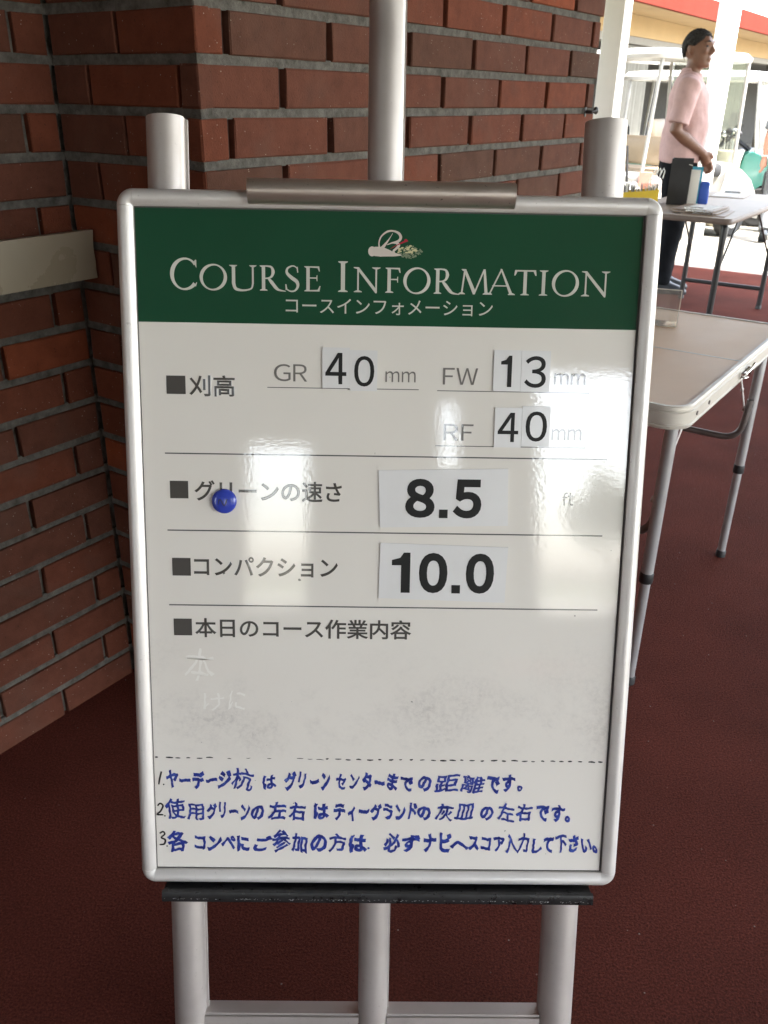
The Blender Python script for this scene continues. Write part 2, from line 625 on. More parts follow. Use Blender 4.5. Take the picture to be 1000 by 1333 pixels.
for k in range(37):
    odd = k % 2
    first = .0665 if odd else .197
    js = [.0015] + [first + .26 * i for i in range(8) if first + .26 * i < 1.5] + [1.56 if odd else 1.545]
    course(oc, U, V, k, js, .017)                       # pier face
    js = [.005, .175, .3545] if odd else [.005, .092, .31, .3545]
    course(ic, V, -U, k, js, .008)                      # return of the recess
    f0 = -.068 if odd else -.188
    js = [-1.66] + sorted(f0 - .26 * i for i in range(7) if f0 - .26 * i > -1.6) + [-.004]
    course(ic, U, V, k, js, .011)                       # recessed wall
    # bed joint above the course
    z0, z1 = k * CO + BH - .001, (k + 1) * CO + .001
    bw.m = 1
    bw.t = .5
    for (P0, d, nrm, a, b_) in ((oc, U, V, .006, 1.552), (ic, V, -U, -.02, .3495), (ic, U, V, -1.65, .02)):
        n = max(2, int((b_ - a) / .05))
        rows = []
        for i in range(n + 1):
            s = a + (b_ - a) * i / n
            o = -.0065 + rnd.uniform(-.0014, .0014)
            rows.append([P0 + d * s + nrm * -.03 + Vector((0, 0, z0)), P0 + d * s + nrm * o + Vector((0, 0, z0)), P0 + d * s + nrm * o + Vector((0, 0, z1)), P0 + d * s + nrm * -.03 + Vector((0, 0, z1))])
        bw.loft(rows)
bw.m = 2
bw.box(IC_U + .016, END_U - .012, -OC_V + .0155, 1.75, 0, 2.83, UVM)
bw.m = 1
bw.box(IC_U - 1.66, IC_U + .0145, -IC_V + .0125, 1.73, 0, 2.829, UVM)
wall = build(bw, 'brick_wall', [M['brick'], M['mortar'], M['joint']], smooth=0, tint=True)
tag(wall, 'red brick wall with grey mortar beds, stepping back at a corner behind the sign', 'wall')

# ---- cream metal ledge on the recessed wall
lg = MB(UVM)
ye = -IC_V - .058
zs = [.930, .945, .96, .972, .985, 1.0, 1.016]
rw_ = random.Random(4)
jag = [IC_U - .004 + rw_.uniform(-.002, .002) for z in zs]
prof_ = [(IC_U - 1.3, .930)] + list(zip(jag, zs)) + [(IC_U - 1.3, 1.016)]
lg.loft([[(x, ye, z) for x, z in prof_], [(x, ye + .014, z) for x, z in prof_]])
lg.box(IC_U - 1.29, IC_U - .03, ye + .0142, -IC_V - .001, .945, 1.0)
tag(build(lg, 'metal_ledge', M['ledge'], smooth=0, M=T(*uv(IC_U - .3, IC_V + .03, .97))), 'plain cream metal band fixed across the dark recessed brick wall', 'wall panel')

# small black hook by the end of the pier
hk = MB(T(*uv(END_U - .06, OC_V + .0, 1.212)) @ UVM @ Matrix.Scale(.62, 4))
hk.box(-.012, .002, -.004, -.0005, -.02, .02)
hk.tube([(0, 0, 0), (.0, -.03, 0), (.035, -.035, .004), (.045, -.03, .018)], .007, 8)
hk.ell((.05, -.03, .006), (.015, .012, .016))
tag(build(hk, 'wall_hook', M['black'], M=T(*uv(END_U - .02, OC_V, 1.205))), 'small black metal hook at the far end of the brick pier', 'hook')

# ---- wall behind the photographer, seen only in the gloss of the board
rw = MB()
zt = 2.83
for (x0, x1, z0, z1) in ((-.53, .72, 0, zt), (.88, 1.64, 0, zt), (.72, .88, 0, 1.80), (.72, .88, 2.45, zt), (2.62, 4.3, 0, zt), (-1.10, -.53, 2.02, zt), (-1.10, -.53, 0, .50), (1.64, 2.62, 0, .46), (1.64, 2.62, 2.78, zt)):
    rw.box(x0, x1, -6.2, -6.0, z0, z1)

tag(build(rw, 'rear_wall', M['whitewall'], smooth=0), 'plastered porch wall with open doorways behind the viewer', 'wall')
sw = MB()  # unseen dark walls, added to close the porch and hold back light
sw.box(-4.4, -1.102, -6.2, -6.0, 0, zt)
sw.box(-.6 - 5.2, IC_U - 1.67, -IC_V, -IC_V + .2, 0, zt, UVM)
sw2 = MB()
p0, p1 = Vector((4.3, -6.19, 0)), uv(-1.4, 4.0)
d_ = (p1 - p0).normalized()
n_ = Vector((d_.y, -d_.x, 0)) * .15
sw2.prism([(p.x, p.y) for p in (p0, p1, p1 + n_, p0 + n_)], 0, zt)
tag(build(sw, 'added_side_wall', M['brick'], smooth=0), 'unseen dark brick wall added left of the viewer to cut light', 'wall')
tag(build(sw2, 'added_side_wall', M['brick'], smooth=0), 'unseen dark brick wall added right of the viewer to cut light', 'wall')
rb = random.Random(5)
hd = MB()
for i in range(2600):
    c = Vector((rb.uniform(-16, 16), -38 + rb.gauss(0, .5), max(0, rb.random() ** .8 * (1.3 + .5 * math.sin(i)) - .1)))
    s = rb.uniform(.06, .14)
    a, e = rb.uniform(0, 6.28), rb.uniform(-1, 1)
    ax = Vector((math.cos(a), math.sin(a), e)).normalized()
    sd2 = ax.cross(Vector((.3, .2, .9))).normalized()
    hd.add([c - ax * s, c + sd2 * s * .5, c + ax * s, c - sd2 * s * .5], [(0, 1, 2, 3)])
tag(build(hd, 'hedge', M['leaf'], smooth=0), 'low green hedge across the yard behind the viewer', 'hedge')

SH = T(3.35, -9.6, -.02)
shrub = thing('garden_shrub', 'round leafy shrub in the yard outside the rear doorway', 'shrub', SH)
q = MB(SH)
q.tube([(0, 0, 0), (.03, 0, .6), (0, .02, 1.3)], [.05, .045, .03], 10)
build(q, 'trunk', M['joint'], shrub)
q = MB(SH)
for i in range(1500):
    d = Vector((rb.gauss(0, 1), rb.gauss(0, 1), rb.gauss(0, 1))).normalized()
    c = Vector((0, 0, 1.75)) + d * (.50 + .14 * math.sin(5 * d.x + 3 * d.z)) * rb.random() ** .3
    a = Vector((rb.gauss(0, 1), rb.gauss(0, 1), rb.gauss(0, 1))).normalized() * .055
    b_ = a.cross(d).normalized() * .03
    q.add([c - a, c + b_, c + a, c - b_], [(0, 1, 2, 3)])
build(q, 'crown', M['leaf'], shrub, smooth=0)

# ================================================================ easel and notice board
O = Vector((-0.29078, 1.0275, 1.12747))
bx = Vector((0.99991, 0.01274, -0.00312)).normalized()
by = -Vector((0.00147, -0.26552, -0.9641)).normalized()
bn = bx.cross(by).normalized()
BM = Matrix(((bx.x, by.x, bn.x, O.x), (bx.y, by.y, bn.y, O.y), (bx.z, by.z, bn.z, O.z), (0, 0, 0, 1)))
PW, PH = .585, .829

foot = BM @ Vector((.2865, -1.205, -.037))
easel = thing('display_easel', 'silver aluminium easel with three round poles, top clamp and black rail holding the sign', 'easel', T(foot.x, foot.y, 0))
for (x, top, r) in ((.0315, .104, .0240), (.2870, .62, .0218), (.5440, .109, .0250)):
    low = -1.205
    pb = MB(BM)
    n = 28
    prof = []
    for i in range(n):
        a = 2 * PI * i / n
        px, pz = r * math.cos(a), r * math.sin(a)
        px = min(px, r * .86)
        prof.append((px, pz))
    rows = [[(x + a, y, -.040 + c) for a, c in prof] for y in (low, top)]
    pb.loft(rows)
    pole = build(pb, 'pole', M['alu_pole'], easel)
    gb = MB(BM)       # thin raised rib along the flat side of the extrusion
    gb.box(x + r * .80, x + r * .97, low + .002, top - .001, -.0445, -.0395)
    build(gb, 'pole_rib', M['alu_pole'], pole)
cb = MB(BM)
for (a, b_) in ((.0315 + .0200, .2870 - .0205), (.2870 + .0185, .5440 - .0235)):
    cb.box(a, b_, -1.118, -1.075, -.055, -.026)
    cb.box(a, b_, -1.0745, -1.071, -.052, -.029)
build(cb, 'crossbar', M['alu_pole'], easel)
# top clamp: half-round aluminium extrusion
cl = MB(BM)
pr = [(-.010, -.012), (.000, -.0155), (.010, -.0130), (.0165, -.006), (.0175, .002), (.014, .009), (.006, .0125), (-.012, .0125)]
yc = .0185
cl.loft([[(x, yc + y, z + .005) for z, y in pr] for x in (.1315, .4325)])
build(cl, 'top_clamp', M['alu_clip'], easel, smooth=60)
# bottom rail
tr = MB(BM)
pr = [(-.016, .000), (-.016, -.012), (.020, -.014), (.026, -.011), (.027, -.004), (.0255, .002), (.021, .003), (.018, -.001), (.004, -.0015)]
tr.loft([[(x, -.8495 + y, z) for z, y in pr] for x in (.0115, .5695)])
rail = build(tr, 'support_rail', M['tray'], easel, smooth=30)
sc = MB(BM)
rs = random.Random(3)
for i in range(210):
    x = rs.uniform(.013, .567)
    w = rs.uniform(.0004, .0020)
    y = -.8495 - .0065 + rs.gauss(0, .0007)
    h = rs.uniform(.0002, .0006)
    sc.box(x, x + w, y, y + h, .0262, .0268)
build(sc, 'scuff_marks', M['scuff'], rail, smooth=0)

# ---- the board itself
base = BM @ Vector((PW / 2, -PH - .02, 0))
board = thing('notice_board', 'white framed notice board with green heading COURSE INFORMATION and handwritten blue notes', 'notice board', BM)
FP = [(0, -.003), (0, .0042), (.0018, .0056), (.006, .0082), (.010, .0092), (.0138, .0083), (.017, .0052), (.0192, .0005), (.0200, -.006), (.0200, -.014), (0, -.014)]
g_ = .0003


def rail_part(x0, y0, x1, y1, ox, oy):
    q = MB(BM)
    rows = []
    for (x, y) in ((x0, y0), (x1, y1)):
        rows.append([(x + ox * t, y + oy * t, z) for t, z in FP])
    q.loft(rows)
    build(q, 'frame_rail', M['alu'], board, smooth=50)


rail_part(g_, 0, PW - g_, 0, 0, 1)
rail_part(g_, -PH, PW - g_, -PH, 0, -1)
rail_part(0, -g_, 0, -PH + g_, -1, 0)
rail_part(PW, -g_, PW, -PH + g_, 1, 0)
for (x, y, a0) in ((0, 0, PI / 2), (PW, 0, 0), (PW, -PH, -PI / 2), (0, -PH, PI)):
    q = MB(BM)
    rows = []
    for i in range(9):
        a = a0 + PI / 2 * i / 8
        rows.append([(x + math.cos(a) * (t + 1e-4), y + math.sin(a) * (t + 1e-4), z) for t, z in FP])
    q.loft(rows)
    build(q, 'corner_cap', M['alu'], board, smooth=50)
q = MB(BM)
q.box(-.004, PW + .004, -PH - .004, .004, -.006, 0)
panel = build(q, 'panel', M['film'], board, smooth=0)
q = MB(BM)
q.box(.0003, PW - .0003, -.1285, -.0004, .0001, .0003)
build(q, 'heading_band', M['green'], panel, smooth=0)
q = MB(BM)           # dark strips painted in for the shadow gap inside the lip
for (a, b_, c, d) in ((0.0002, PW - .0002, -.0016, -.0002), (PW - .0024, PW - .0002, -PH + .0002, -.0018), (.0002, .0010, -PH + .0002, -.0018), (.0012, PW - .0026, -PH + .0002, -PH + .0012)):
    q.box(a, b_, c, d, .0004, .0009)
build(q, 'lip_shadow', M['shadow_dark'], panel, smooth=0)

# ---- lettering helpers
def text_geo(s, bold=0.0):
    """glyph outlines; a flattened bevel thickens the strokes"""
    cu_ = bpy.data.curves.new('lettering', 'FONT')
    cu_.body = s
    cu_.size = 1.0
    cu_.resolution_u = 5
    if bold > 0:
        cu_.bevel_depth = bold
        cu_.bevel_resolution = 0
    o = bpy.data.objects.new('lettering', cu_)
    COL.objects.link(o)
    dg = bpy.context.evaluated_depsgraph_get()
    dg.update()
    me = bpy.data.meshes.new_from_object(o.evaluated_get(dg))
    vs = [tuple(v.co) for v in me.vertices]
    fs = [tuple(p.vertices) for p in me.polygons]
    bpy.data.objects.remove(o)
    bpy.data.curves.remove(cu_)
    bpy.data.meshes.remove(me)
    if bold > 0:
        vs = [(x, y, (z / bold) * .00012) for x, y, z in vs]
    return vs, fs


def wide(s):
    return ''.join(chr(ord(c) + 0xFEE0) if 33 <= ord(c) < 127 else c for c in s)


def fit_text(q, s, x0, y0, x1, y1, z, bold=0.0, rot=0.0):
    """text stretched into a box in board millimetres: x right, y down"""
    vs, fs = text_geo(s, bold)
    if not vs:
        return
    ax, bx_ = min(v[0] for v in vs), max(v[0] for v in vs)
    ay, by_ = min(v[1] for v in vs), max(v[1] for v in vs)
    out = []
    cx, cy = (x0 + x1) / 2, (y0 + y1) / 2
    for v in vs:
        X = x0 + (v[0] - ax) / (bx_ - ax) * (x1 - x0)
        Y = y1 - (v[1] - ay) / (by_ - ay) * (y1 - y0)
        dx, dy = X - cx, Y - cy
        X = cx + dx * math.cos(rot) - dy * math.sin(rot)
        Y = cy + dx * math.sin(rot) + dy * math.cos(rot)
        out.append((X / 1000, -Y / 1000, z + v[2]))
    q.add(out, fs)


def fit_chars(q, s, fr, x0, y0, x1, y1, z, bold=0.0):
    """sans characters, each stretched into its own share (fr) of the box"""
    for ch, (a, b_) in zip(s, fr):
        xa, xb = x0 + (x1 - x0) * a, x0 + (x1 - x0) * b_
        if ch == '.':
            q.box(xa / 1000, xb / 1000, -y1 / 1000, -(y1 - (xb - xa)) / 1000, z - .0001, z + .0001)
        elif ch == '1':
            w = .36 + bold * 3.2
            X = lambda t: (xa + (xb - xa) * t) / 1000
            Yy = lambda t: -(y0 + (y1 - y0) * t) / 1000
            q.add([(X(1 - w), Yy(1), z), (X(1), Yy(1), z), (X(1), Yy(0), z), (X(1 - w * .72), Yy(0), z), (X(.45), Yy(.13), z), (X(0), Yy(.185), z), (X(0), Yy(.185 + .09 + bold), z), (X(1 - w), Yy(.185 + .09 + bold), z)], [(0, 1, 2, 3, 4, 5, 6, 7)])
        else:
            ya = y0
            fit_text(q, wide(ch), xa, ya, xb, y1, z, bold)


def ribbon(q, pts, ws, z, sub=8, close=False):
    """smooth stroke through pts with a width at each point (millimetres, y down)"""
    P = [Vector((a, b_)) for a, b_ in pts]
    n = len(P)
    C, Wd = [], []
    for i in range(n - 1):
        p0, p1, p2, p3 = P[max(i - 1, 0)], P[i], P[i + 1], P[min(i + 2, n - 1)]
        for k in range(sub):
            t = k / sub
            C.append(.5 * ((2 * p1) + (p2 - p0) * t + (2 * p0 - 5 * p1 + 4 * p2 - p3) * t * t + (3 * p1 - p0 - 3 * p2 + p3) * t ** 3))
            Wd.append(ws[i] * (1 - t) + ws[i + 1] * t)
    C.append(P[-1])
    Wd.append(ws[-1])
    vs, fs = [], []
    for i, c in enumerate(C):
        d = (C[min(i + 1, len(C) - 1)] - C[max(i - 1, 0)])
        if d.length < 1e-9:
            d = Vector((1, 0))
        d.normalize()
        nn = Vector((-d.y, d.x)) * Wd[i] / 2
        vs += [((c + nn).x / 1000, -(c + nn).y / 1000, z), ((c - nn).x / 1000, -(c - nn).y / 1000, z)]
        if i:
            fs.append((2 * i - 2, 2 * i, 2 * i + 1, 2 * i - 1))
    q.add(vs, fs)


# ---- serif capitals for the heading, drawn as strokes with serifs
class Glyph:
    def __init__(self, q, x0, x1, top, base_, z):
        self.q, self.x0, self.w, self.top, self.h, self.z = q, x0, x1 - x0, top, base_ - top, z
        self.k = 0

    def zz(self):
        self.k += 1
        return self.z + .000012 * self.k

    def P(self, x, y):        # x in units of the cap height, y up from the base line
        return (self.x0 + x * self.h, self.top + self.h * (1 - y))

    def poly(self, pts):
        z = self.zz()
        vs = []
        for x, y in pts:
            a, b_ = self.P(x, y)
            vs.append((a / 1000, -b_ / 1000, z))
        self.q.add(vs, [tuple(range(len(vs)))])

    def stem(self, x, w, y0=0.0, y1=1.0):
        self.poly([(x - w / 2, y0), (x + w / 2, y0), (x + w / 2, y1), (x - w / 2, y1)])

    def serif(self, x, y, l, r, up):      # flat serif centred on x, flaring into the stem
        d = 1 if up else -1
        t = .035 * d
        self.poly([(x - l, y), (x + r, y), (x + r, y + t * .8), (x + .055, y + t * 2.2), (x - .055, y + t * 2.2), (x - l, y + t * .8)])

    def line(self, x0, y0, x1, y1, w):    # slanted stroke with horizontal ends
        self.poly([(x0 - w / 2, y0), (x0 + w / 2, y0), (x1 + w / 2, y1), (x1 - w / 2, y1)])

    def stroke(self, pts, ws, sub=8):
        ribbon(self.q, [self.P(*p) for p in pts], [w * self.h for w in ws], self.zz(), sub)

    def ring(self, cx, cy, rx, ry, t0, t1, a0=0.0, a1=2 * PI, n=56, tilt=.28):
        z = self.zz()
        vs, fs = [], []
        for i in range(n + 1):
            a = a0 + (a1 - a0) * i / n
            w = t1 + (t0 - t1) * abs(math.cos(a + tilt)) ** 1.5
            for rr in (0, 1):
                X = cx + (rx - w * rr) * math.cos(a)
                Y = cy + (ry - w * rr) * math.sin(a)
                p = self.P(X, Y)
                vs.append((p[0] / 1000, -p[1] / 1000, z))
            if i:
                fs.append((2 * i - 2, 2 * i - 1, 2 * i + 1, 2 * i))
        self.q.add(vs, fs)


TH, TN = .138, .056


def draw(ch, q, x0, x1, top, base_, z):
    G = Glyph(q, x0, x1, top, base_, z)
    W = G.w / G.h
    if ch == 'O':
        G.ring(W / 2, .5, W / 2, .53, TH, TN)
    elif ch == 'C':
        G.ring(W * .55, .5, W * .55, .53, TH, TN, .70, 2 * PI - .72)
        G.poly([(W * .93, .79), (W * .985, .70), (W * .985, .96), (W * .95, .97), (W * .90, .92)])
        G.poly([(W * .90, .13), (W * .95, .09), (W * 1.0, .22), (W * .975, .24)])
    elif ch == 'U':
        G.stem(.20, TH, .32, 1)
        G.serif(.20, 1, .17, .15, False)
        G.stem(W - .17, TN * 1.3, .32, 1)
        G.serif(W - .17, 1, .14, .15, False)
        G.stroke([(.20, .40), (.205, .25), (.29, .06), (W * .5, -.005), (W - .26, .06), (W - .18, .22), (W - .17, .38)], [TH, TH, TH * .9, .075, .06, TN * 1.3, TN * 1.3])
    elif ch in 'RP':
        G.stem(.17, TH)
        G.serif(.17, 0, .15, .16, True)
        G.serif(.17, 1, .15, .05, False)
        G.stroke([(.17, .975), (.34, .975), (.50, .93), (.565, .75), (.50, .57), (.36, .50), (.2, .49)], [TN, TN, .085, TH, .09, TN, TN])
        G.stroke([(.36, .51), (.50, .34), (.68, .12), (.82, .03), (W, -.015)], [.07, TH, TH * .95, .08, .02])
    elif ch == 'S':
        G.stroke([(W * .88, .80), (W * .80, .94), (W * .52, 1.0), (W * .18, .90), (W * .14, .72), (W * .45, .54), (W * .82, .38), (W * .90, .20), (W * .72, .03), (W * .42, -.01), (W * .14, .07), (W * .06, .24)],
                 [.02, .045, TN, .08, .11, TH * 1.05, TH * 1.05, .11, .07, TN, .045, .02])
        G.poly([(W * .86, .74), (W * .93, .74), (W * .90, .97), (W * .80, .96)])
        G.poly([(W * .02, .27), (W * .09, .27), (W * .17, .05), (W * .04, .04)])
    elif ch in 'EF':
        G.stem(.17, TH)
        G.serif(.17, 1, .15, .05, False)
        G.poly([(.17, 1), (W * .94, 1), (W * .98, .80), (W * .93, .80), (W * .84, .935), (.17, .95)])
        G.poly([(.17, .56), (W * .76, .56), (W * .79, .65), (W * .83, .65), (W * .83, .41), (W * .79, .41), (W * .76, .51), (.17, .51)])
        if ch == 'E':
            G.serif(.17, 0, .15, .05, True)
            G.poly([(.17, 0), (W * .96, 0), (W * 1.02, .22), (W * .97, .22), (W * .84, .065), (.17, .05)])
        else:
            G.serif(.17, 0, .15, .18, True)
    elif ch == 'I':
        G.stem(W / 2, TH)
        G.serif(W / 2, 0, W / 2, W / 2, True)
        G.serif(W / 2, 1, W / 2, W / 2, False)
    elif ch == 'N':
        G.stem(.20, TN * 1.2)
        G.stem(W - .17, TN * 1.2)
        G.serif(.20, 0, .17, .16, True)
        G.serif(W - .17, 1, .17, .17, False)
        G.poly([(.02, 1), (.23, 1), (W - .145, .10), (W - .145, -.03), (W - .20, -.03), (.15, .93), (.02, .965)])
    elif ch == 'M':
        G.line(.13, 0, .25, 1, TN * 1.2)
        G.serif(.13, 0, .13, .14, True)
        G.poly([(.17, 1), (.29, 1), (W * .5 + .03, .18), (W * .5 - .03, 0.0), (W * .5 - .05, 0.0)])
        G.line(W * .5 - .01, 0, W - .26, 1, TN * 1.2)
        G.poly([(W - .30, 1), (W - .21, 1), (W - .09, 0), (W - .22, 0)])
        G.serif(W - .155, 0, .14, .155, True)
        G.serif(.23, 1, .12, .03, False)
    elif ch == 'A':
        G.line(.10, 0, W * .5, 1.0, TN * 1.2)
        G.poly([(W * .5 - .05, 1.03), (W * .5 + .02, 1.03), (W - .08, 0), (W - .215, 0)])
        G.poly([(.23, .38), (W - .30, .38), (W - .285, .335), (.215, .335)])
        G.serif(.10, 0, .12, .12, True)
        G.serif(W - .145, 0, .14, .145, True)
    elif ch == 'T':
        G.stem(W / 2, TH)
        G.serif(W / 2, 0, .17, .17, True)
        G.poly([(.03, 1.0), (W - .03, 1.0), (W, .78), (W - .05, .78), (W - .13, .94), (.13, .94), (.05, .78), (0, .78)])


tq = MB(BM)
word1 = [('C', 39.1, 70.1), ('O', 73.1, 104.7), ('U', 106.6, 139.2), ('R', 142.0, 172.6), ('S', 171.6, 188.0), ('E', 193.4, 212.2), ('I', 233.0, 244.0), ('N', 250.4, 281.8), ('F', 287.2, 305.4), ('O', 308.4, 339.9),
         ('R', 343.4, 374.0), ('M', 372.6, 409.4), ('A', 405.6, 438.4), ('T', 436.8, 462.8), ('I', 466.4, 476.2), ('O', 481.0, 512.5), ('N', 514.8, 548.2)]
for i, (ch, a, b_) in enumerate(word1):
    if i == 6:
        build(tq, 'heading_word', M['ink_white'], panel, smooth=0)
        tq = MB(BM)
    big = i in (0, 6)
    draw(ch, tq, a, b_, 56.6 if big else 62.8, 90.9 + (i > 8) * .2, .0004 + .00002 * (i % 2) * 6)
build(tq, 'heading_word', M['ink_white'], panel, smooth=0)
tq = MB(BM)
fit_text(tq, 'コースインフォメーション', 172.2, 98.6, 413.3, 116.0, .0004, 0)
build(tq, 'subheading_lettering', M['ink_white'], panel, smooth=0)

# ---- emblem over the heading (0..1000 grid, 0.1435 mm a unit)
def E_(pts):
    return [(232.4 + x * .1425, 5.2 + y * .1372) for x, y in pts]


eq = MB(BM)
ow = .1425
ribbon(eq, E_([(262, 290), (300, 290), (350, 292), (410, 302), (455, 312), (520, 316)]), [ow * 45, ow * 72, ow * 76, ow * 52, ow * 30, ow * 4], .00040)
eq.add([(a / 1000, -b_ / 1000, .00043) for a, b_ in E_([(245 + 32 - 32 * math.cos(t), 290 - 40 * math.sin(t)) for t in [2 * PI * k / 24 for k in range(24)]])], [tuple(range(24))])
ribbon(eq, E_([(335, 262), (332, 215), (352, 165), (400, 128), (450, 124), (490, 142), (506, 172), (492, 200), (455, 212), (398, 232)]), [ow * 12, ow * 9, ow * 11, ow * 15, ow * 13, ow * 20, ow * 22, ow * 20, ow * 8, ow * 3], .00046)
ribbon(eq, E_([(442, 140), (415, 185), (385, 228), (352, 268), (330, 290)]), [ow * 2, ow * 7, ow * 18, ow * 30, ow * 20], .00049)
ribbon(eq, E_([(398, 236), (440, 218), (478, 220), (490, 240), (470, 265), (452, 282), (452, 300), (470, 312)]), [ow * 3, ow * 12, ow * 22, ow * 24, ow * 18, ow * 18, ow * 22, ow * 8], .00052)
build(eq, 'emblem', M['emb_white'], panel, smooth=0)
eq = MB(BM)
ribbon(eq, E_([(422, 268), (470, 240), (520, 215), (548, 204)]), [ow * 2, ow * 5, ow * 13, ow * 10], .00056)
ribbon(eq, E_([(535, 204), (548, 198), (566, 204)]), [ow * 6, ow * 26, ow * 3], .00059)
build(eq, 'emblem_flag', M['emb_red'], panel, smooth=0)
eq1, eq2 = MB(BM), MB(BM)
re_ = random.Random(8)
for i in range(120):
    a = re_.uniform(0, 2 * PI)
    d = re_.random() ** .6
    x = 578 + 98 * d * math.cos(a)
    y = 290 + 52 * d * math.sin(a)
    bright = (x < 630 and y < 300 and re_.random() < .62)
    s = re_.uniform(5, 11) * (1.15 if bright else .95)
    q = eq1 if bright else eq2
    n = 7
    q.add([(p[0] / 1000, -p[1] / 1000, .00040 + .000002 * i) for p in E_([(x + s * 1.2 * math.cos(t) * re_.uniform(.7, 1.2), y + s * .8 * math.sin(t) * re_.uniform(.7, 1.2)) for t in [2 * PI * k / n for k in range(n)]])], [tuple(range(n))])
build(eq1, 'emblem_highlights', M['emb_gold'], panel, smooth=0)
build(eq2, 'emblem_water', M['emb_sage'], panel, smooth=0)

# ---- printed words and rules
Z = .0004
for txt, sqr, bb in (('刈高', (31.2, 189.9, 53.6, 211.4), (57.9, 188.7, 111.8, 213.7)), ('グリーンの速さ', (31.7, 315.2, 53.7, 336.6), (61.0, 313.9, 239.0, 339.3)),
                     ('コンパクション', (31.8, 410.6, 54.3, 433.0), (58.2, 408.3, 234.8, 433.2)), ('本日のコース作業内容', (31.5, 488.1, 53.9, 509.7), (57.7, 486.7, 327.0, 511.9))):
    tq = MB(BM)
    tq.box(sqr[0] / 1000, sqr[2] / 1000, -sqr[3] / 1000, -sqr[1] / 1000, .0001, Z)
    fit_text(tq, txt, *bb, Z, .017)
    build(tq, 'printed_caption', M['ink_grey'], panel, smooth=0)
MMF = ((0, .46), (.54, 1))
for txt, fr, bb in (('GR', ((0, .5), (.58, 1)), (158.1, 174.5, 197.2, 194.5)), ('FW', ((0, .33), (.38, 1)), (357.6, 175.8, 398.9, 195.3)), ('RF', ((0, .5), (.6, 1)), (360.4, 241.9, 395.8, 261.6)),
                    ('mm', MMF, (289.6, 180.8, 325.3, 193.4)), ('mm', MMF, (489.6, 180.0, 526.9, 193.3)), ('mm', MMF, (490.0, 245.8, 525.8, 259.1)), ('ft', ((0, .46), (.52, 1)), (507.2, 322.9, 520.6, 338.8))):
    tq = MB(BM)
    fit_chars(tq, txt, fr, *bb, Z)
    build(tq, 'printed_unit', M['ink_mid'], panel, smooth=0)
for (x0, y, x1, h) in ((26.9, 281.9, 558.7, 1.5), (27.2, 376.0, 558.6, 1.5), (26.4, 470.4, 558.4, 1.5), (150.1, 201.9, 329.2, .9), (351.1, 202.7, 532.0, .9), (350.7, 268.2, 531.4, .9)):
    tq = MB(BM)
    tq.box(x0 / 1000, x1 / 1000, -(y + h / 2) / 1000, -(y - h / 2) / 1000, .0001, .00028)
    build(tq, 'ruled_line', M['ink_line'], panel, smooth=0)

# ---- handwriting
rh = random.Random(21)
hq = MB(BM)


def subdivide(vs, fs, L):
    bm = bmesh.new()
    bv = [bm.verts.new(v) for v in vs]
    for f in fs:
        try:
            bm.faces.new([bv[i] for i in f])
        except ValueError:
            pass
    for _ in range(3):
        es = [e for e in bm.edges if e.calc_length() > L]
        if not es:
            break
        bmesh.ops.subdivide_edges(bm, edges=es, cuts=1)
    bm.verts.index_update()
    out = [tuple(v.co) for v in bm.verts], [[v.index for v in f.verts] for f in bm.faces]
    bm.free()
    return out


def hand(s, x0, x1, base_, em, bold=.026, dz=0.0):
    n = len(s)
    slot = (x1 - x0) / n
    for i, ch in enumerate(s):
        vs, fs = text_geo(ch, bold * rh.uniform(.85, 1.3) * (.62 if '\u4e00' <= ch <= '\u9fff' else 1.0))
        if not vs:
            continue
        vs, fs = subdivide(vs, fs, .07)
        sc_x = slot * rh.uniform(.86, 1.04)
        e = em * rh.uniform(.84, 1.04)
        r0 = rh.uniform(-.13, .09)
        dx, dy = rh.uniform(-.6, .6), rh.uniform(-1.5, 1.5)
        sh = rh.uniform(-.10, .16)
        ph = [rh.uniform(0, 6) for _ in range(6)]
        out = []
        for v in vs:
            X, Y = v[0] - .5, v[1] - .38
            X0, Y0 = X, Y
            X += .034 * math.sin(Y0 * 6 + ph[0]) + .012 * math.sin(Y0 * 19 + ph[1]) + .008 * math.sin(X0 * 31 + Y0 * 23 + ph[4])
            Y += .036 * math.sin(X0 * 6 + ph[2]) + .012 * math.sin(X0 * 17 + ph[3]) + .008 * math.sin(Y0 * 29 - X0 * 25 + ph[5])
            X += sh * Y
            a = (X * math.cos(r0) - Y * math.sin(r0)) * sc_x
            b2 = (X * math.sin(r0) + Y * math.cos(r0)) * e
            out.append(((x0 + slot * (i + .5) + a + dx) / 1000, -(base_ - .38 * e - b2 + dy) / 1000, .0004 + .00001 * (i % 2) + v[2] + dz))
        hq.add(out, fs)


B1, B2, B3 = 714.5, 756.0, 803.0
hand('ヤーデージ', 16, 99, B1 - 1, 29, .044)
hand('杭', 99, 129, B1, 31, .026)
hand('は', 137, 158, B1, 25, .044)
hand('グリーン', 168, 229, B1 - .5, 29, .044)
hand('センター', 233, 299, B1, 27, .044)
hand('まで', 298, 336, B1 + .5, 25, .046)
hand('の', 340, 359, B1, 24, .046)
hand('距離', 362, 427, B1 + 1, 30, .028)
hand('です。', 429, 486, B1, 26, .046)
build(hq, 'handwritten_line', M['marker'], panel, smooth=0)
hq = MB(BM)
hand('使用', 14, 66, B2 + 1, 30, .034)
hand('グリーン', 66, 124, B2, 26, .046)
hand('の', 124, 143, B2, 24, .046)
hand('左右', 147, 197, B2, 30, .044)
hand('は', 203, 226, B2, 26, .046)
hand('ティーグランド', 232, 341, B2, 28, .046)
hand('の', 340, 359, B2, 25, .046)
hand('灰皿', 362, 416, B2, 28, .032)
hand('の', 421, 440, B2, 24, .046)
hand('左右', 445, 491, B2 - 1, 28, .044)
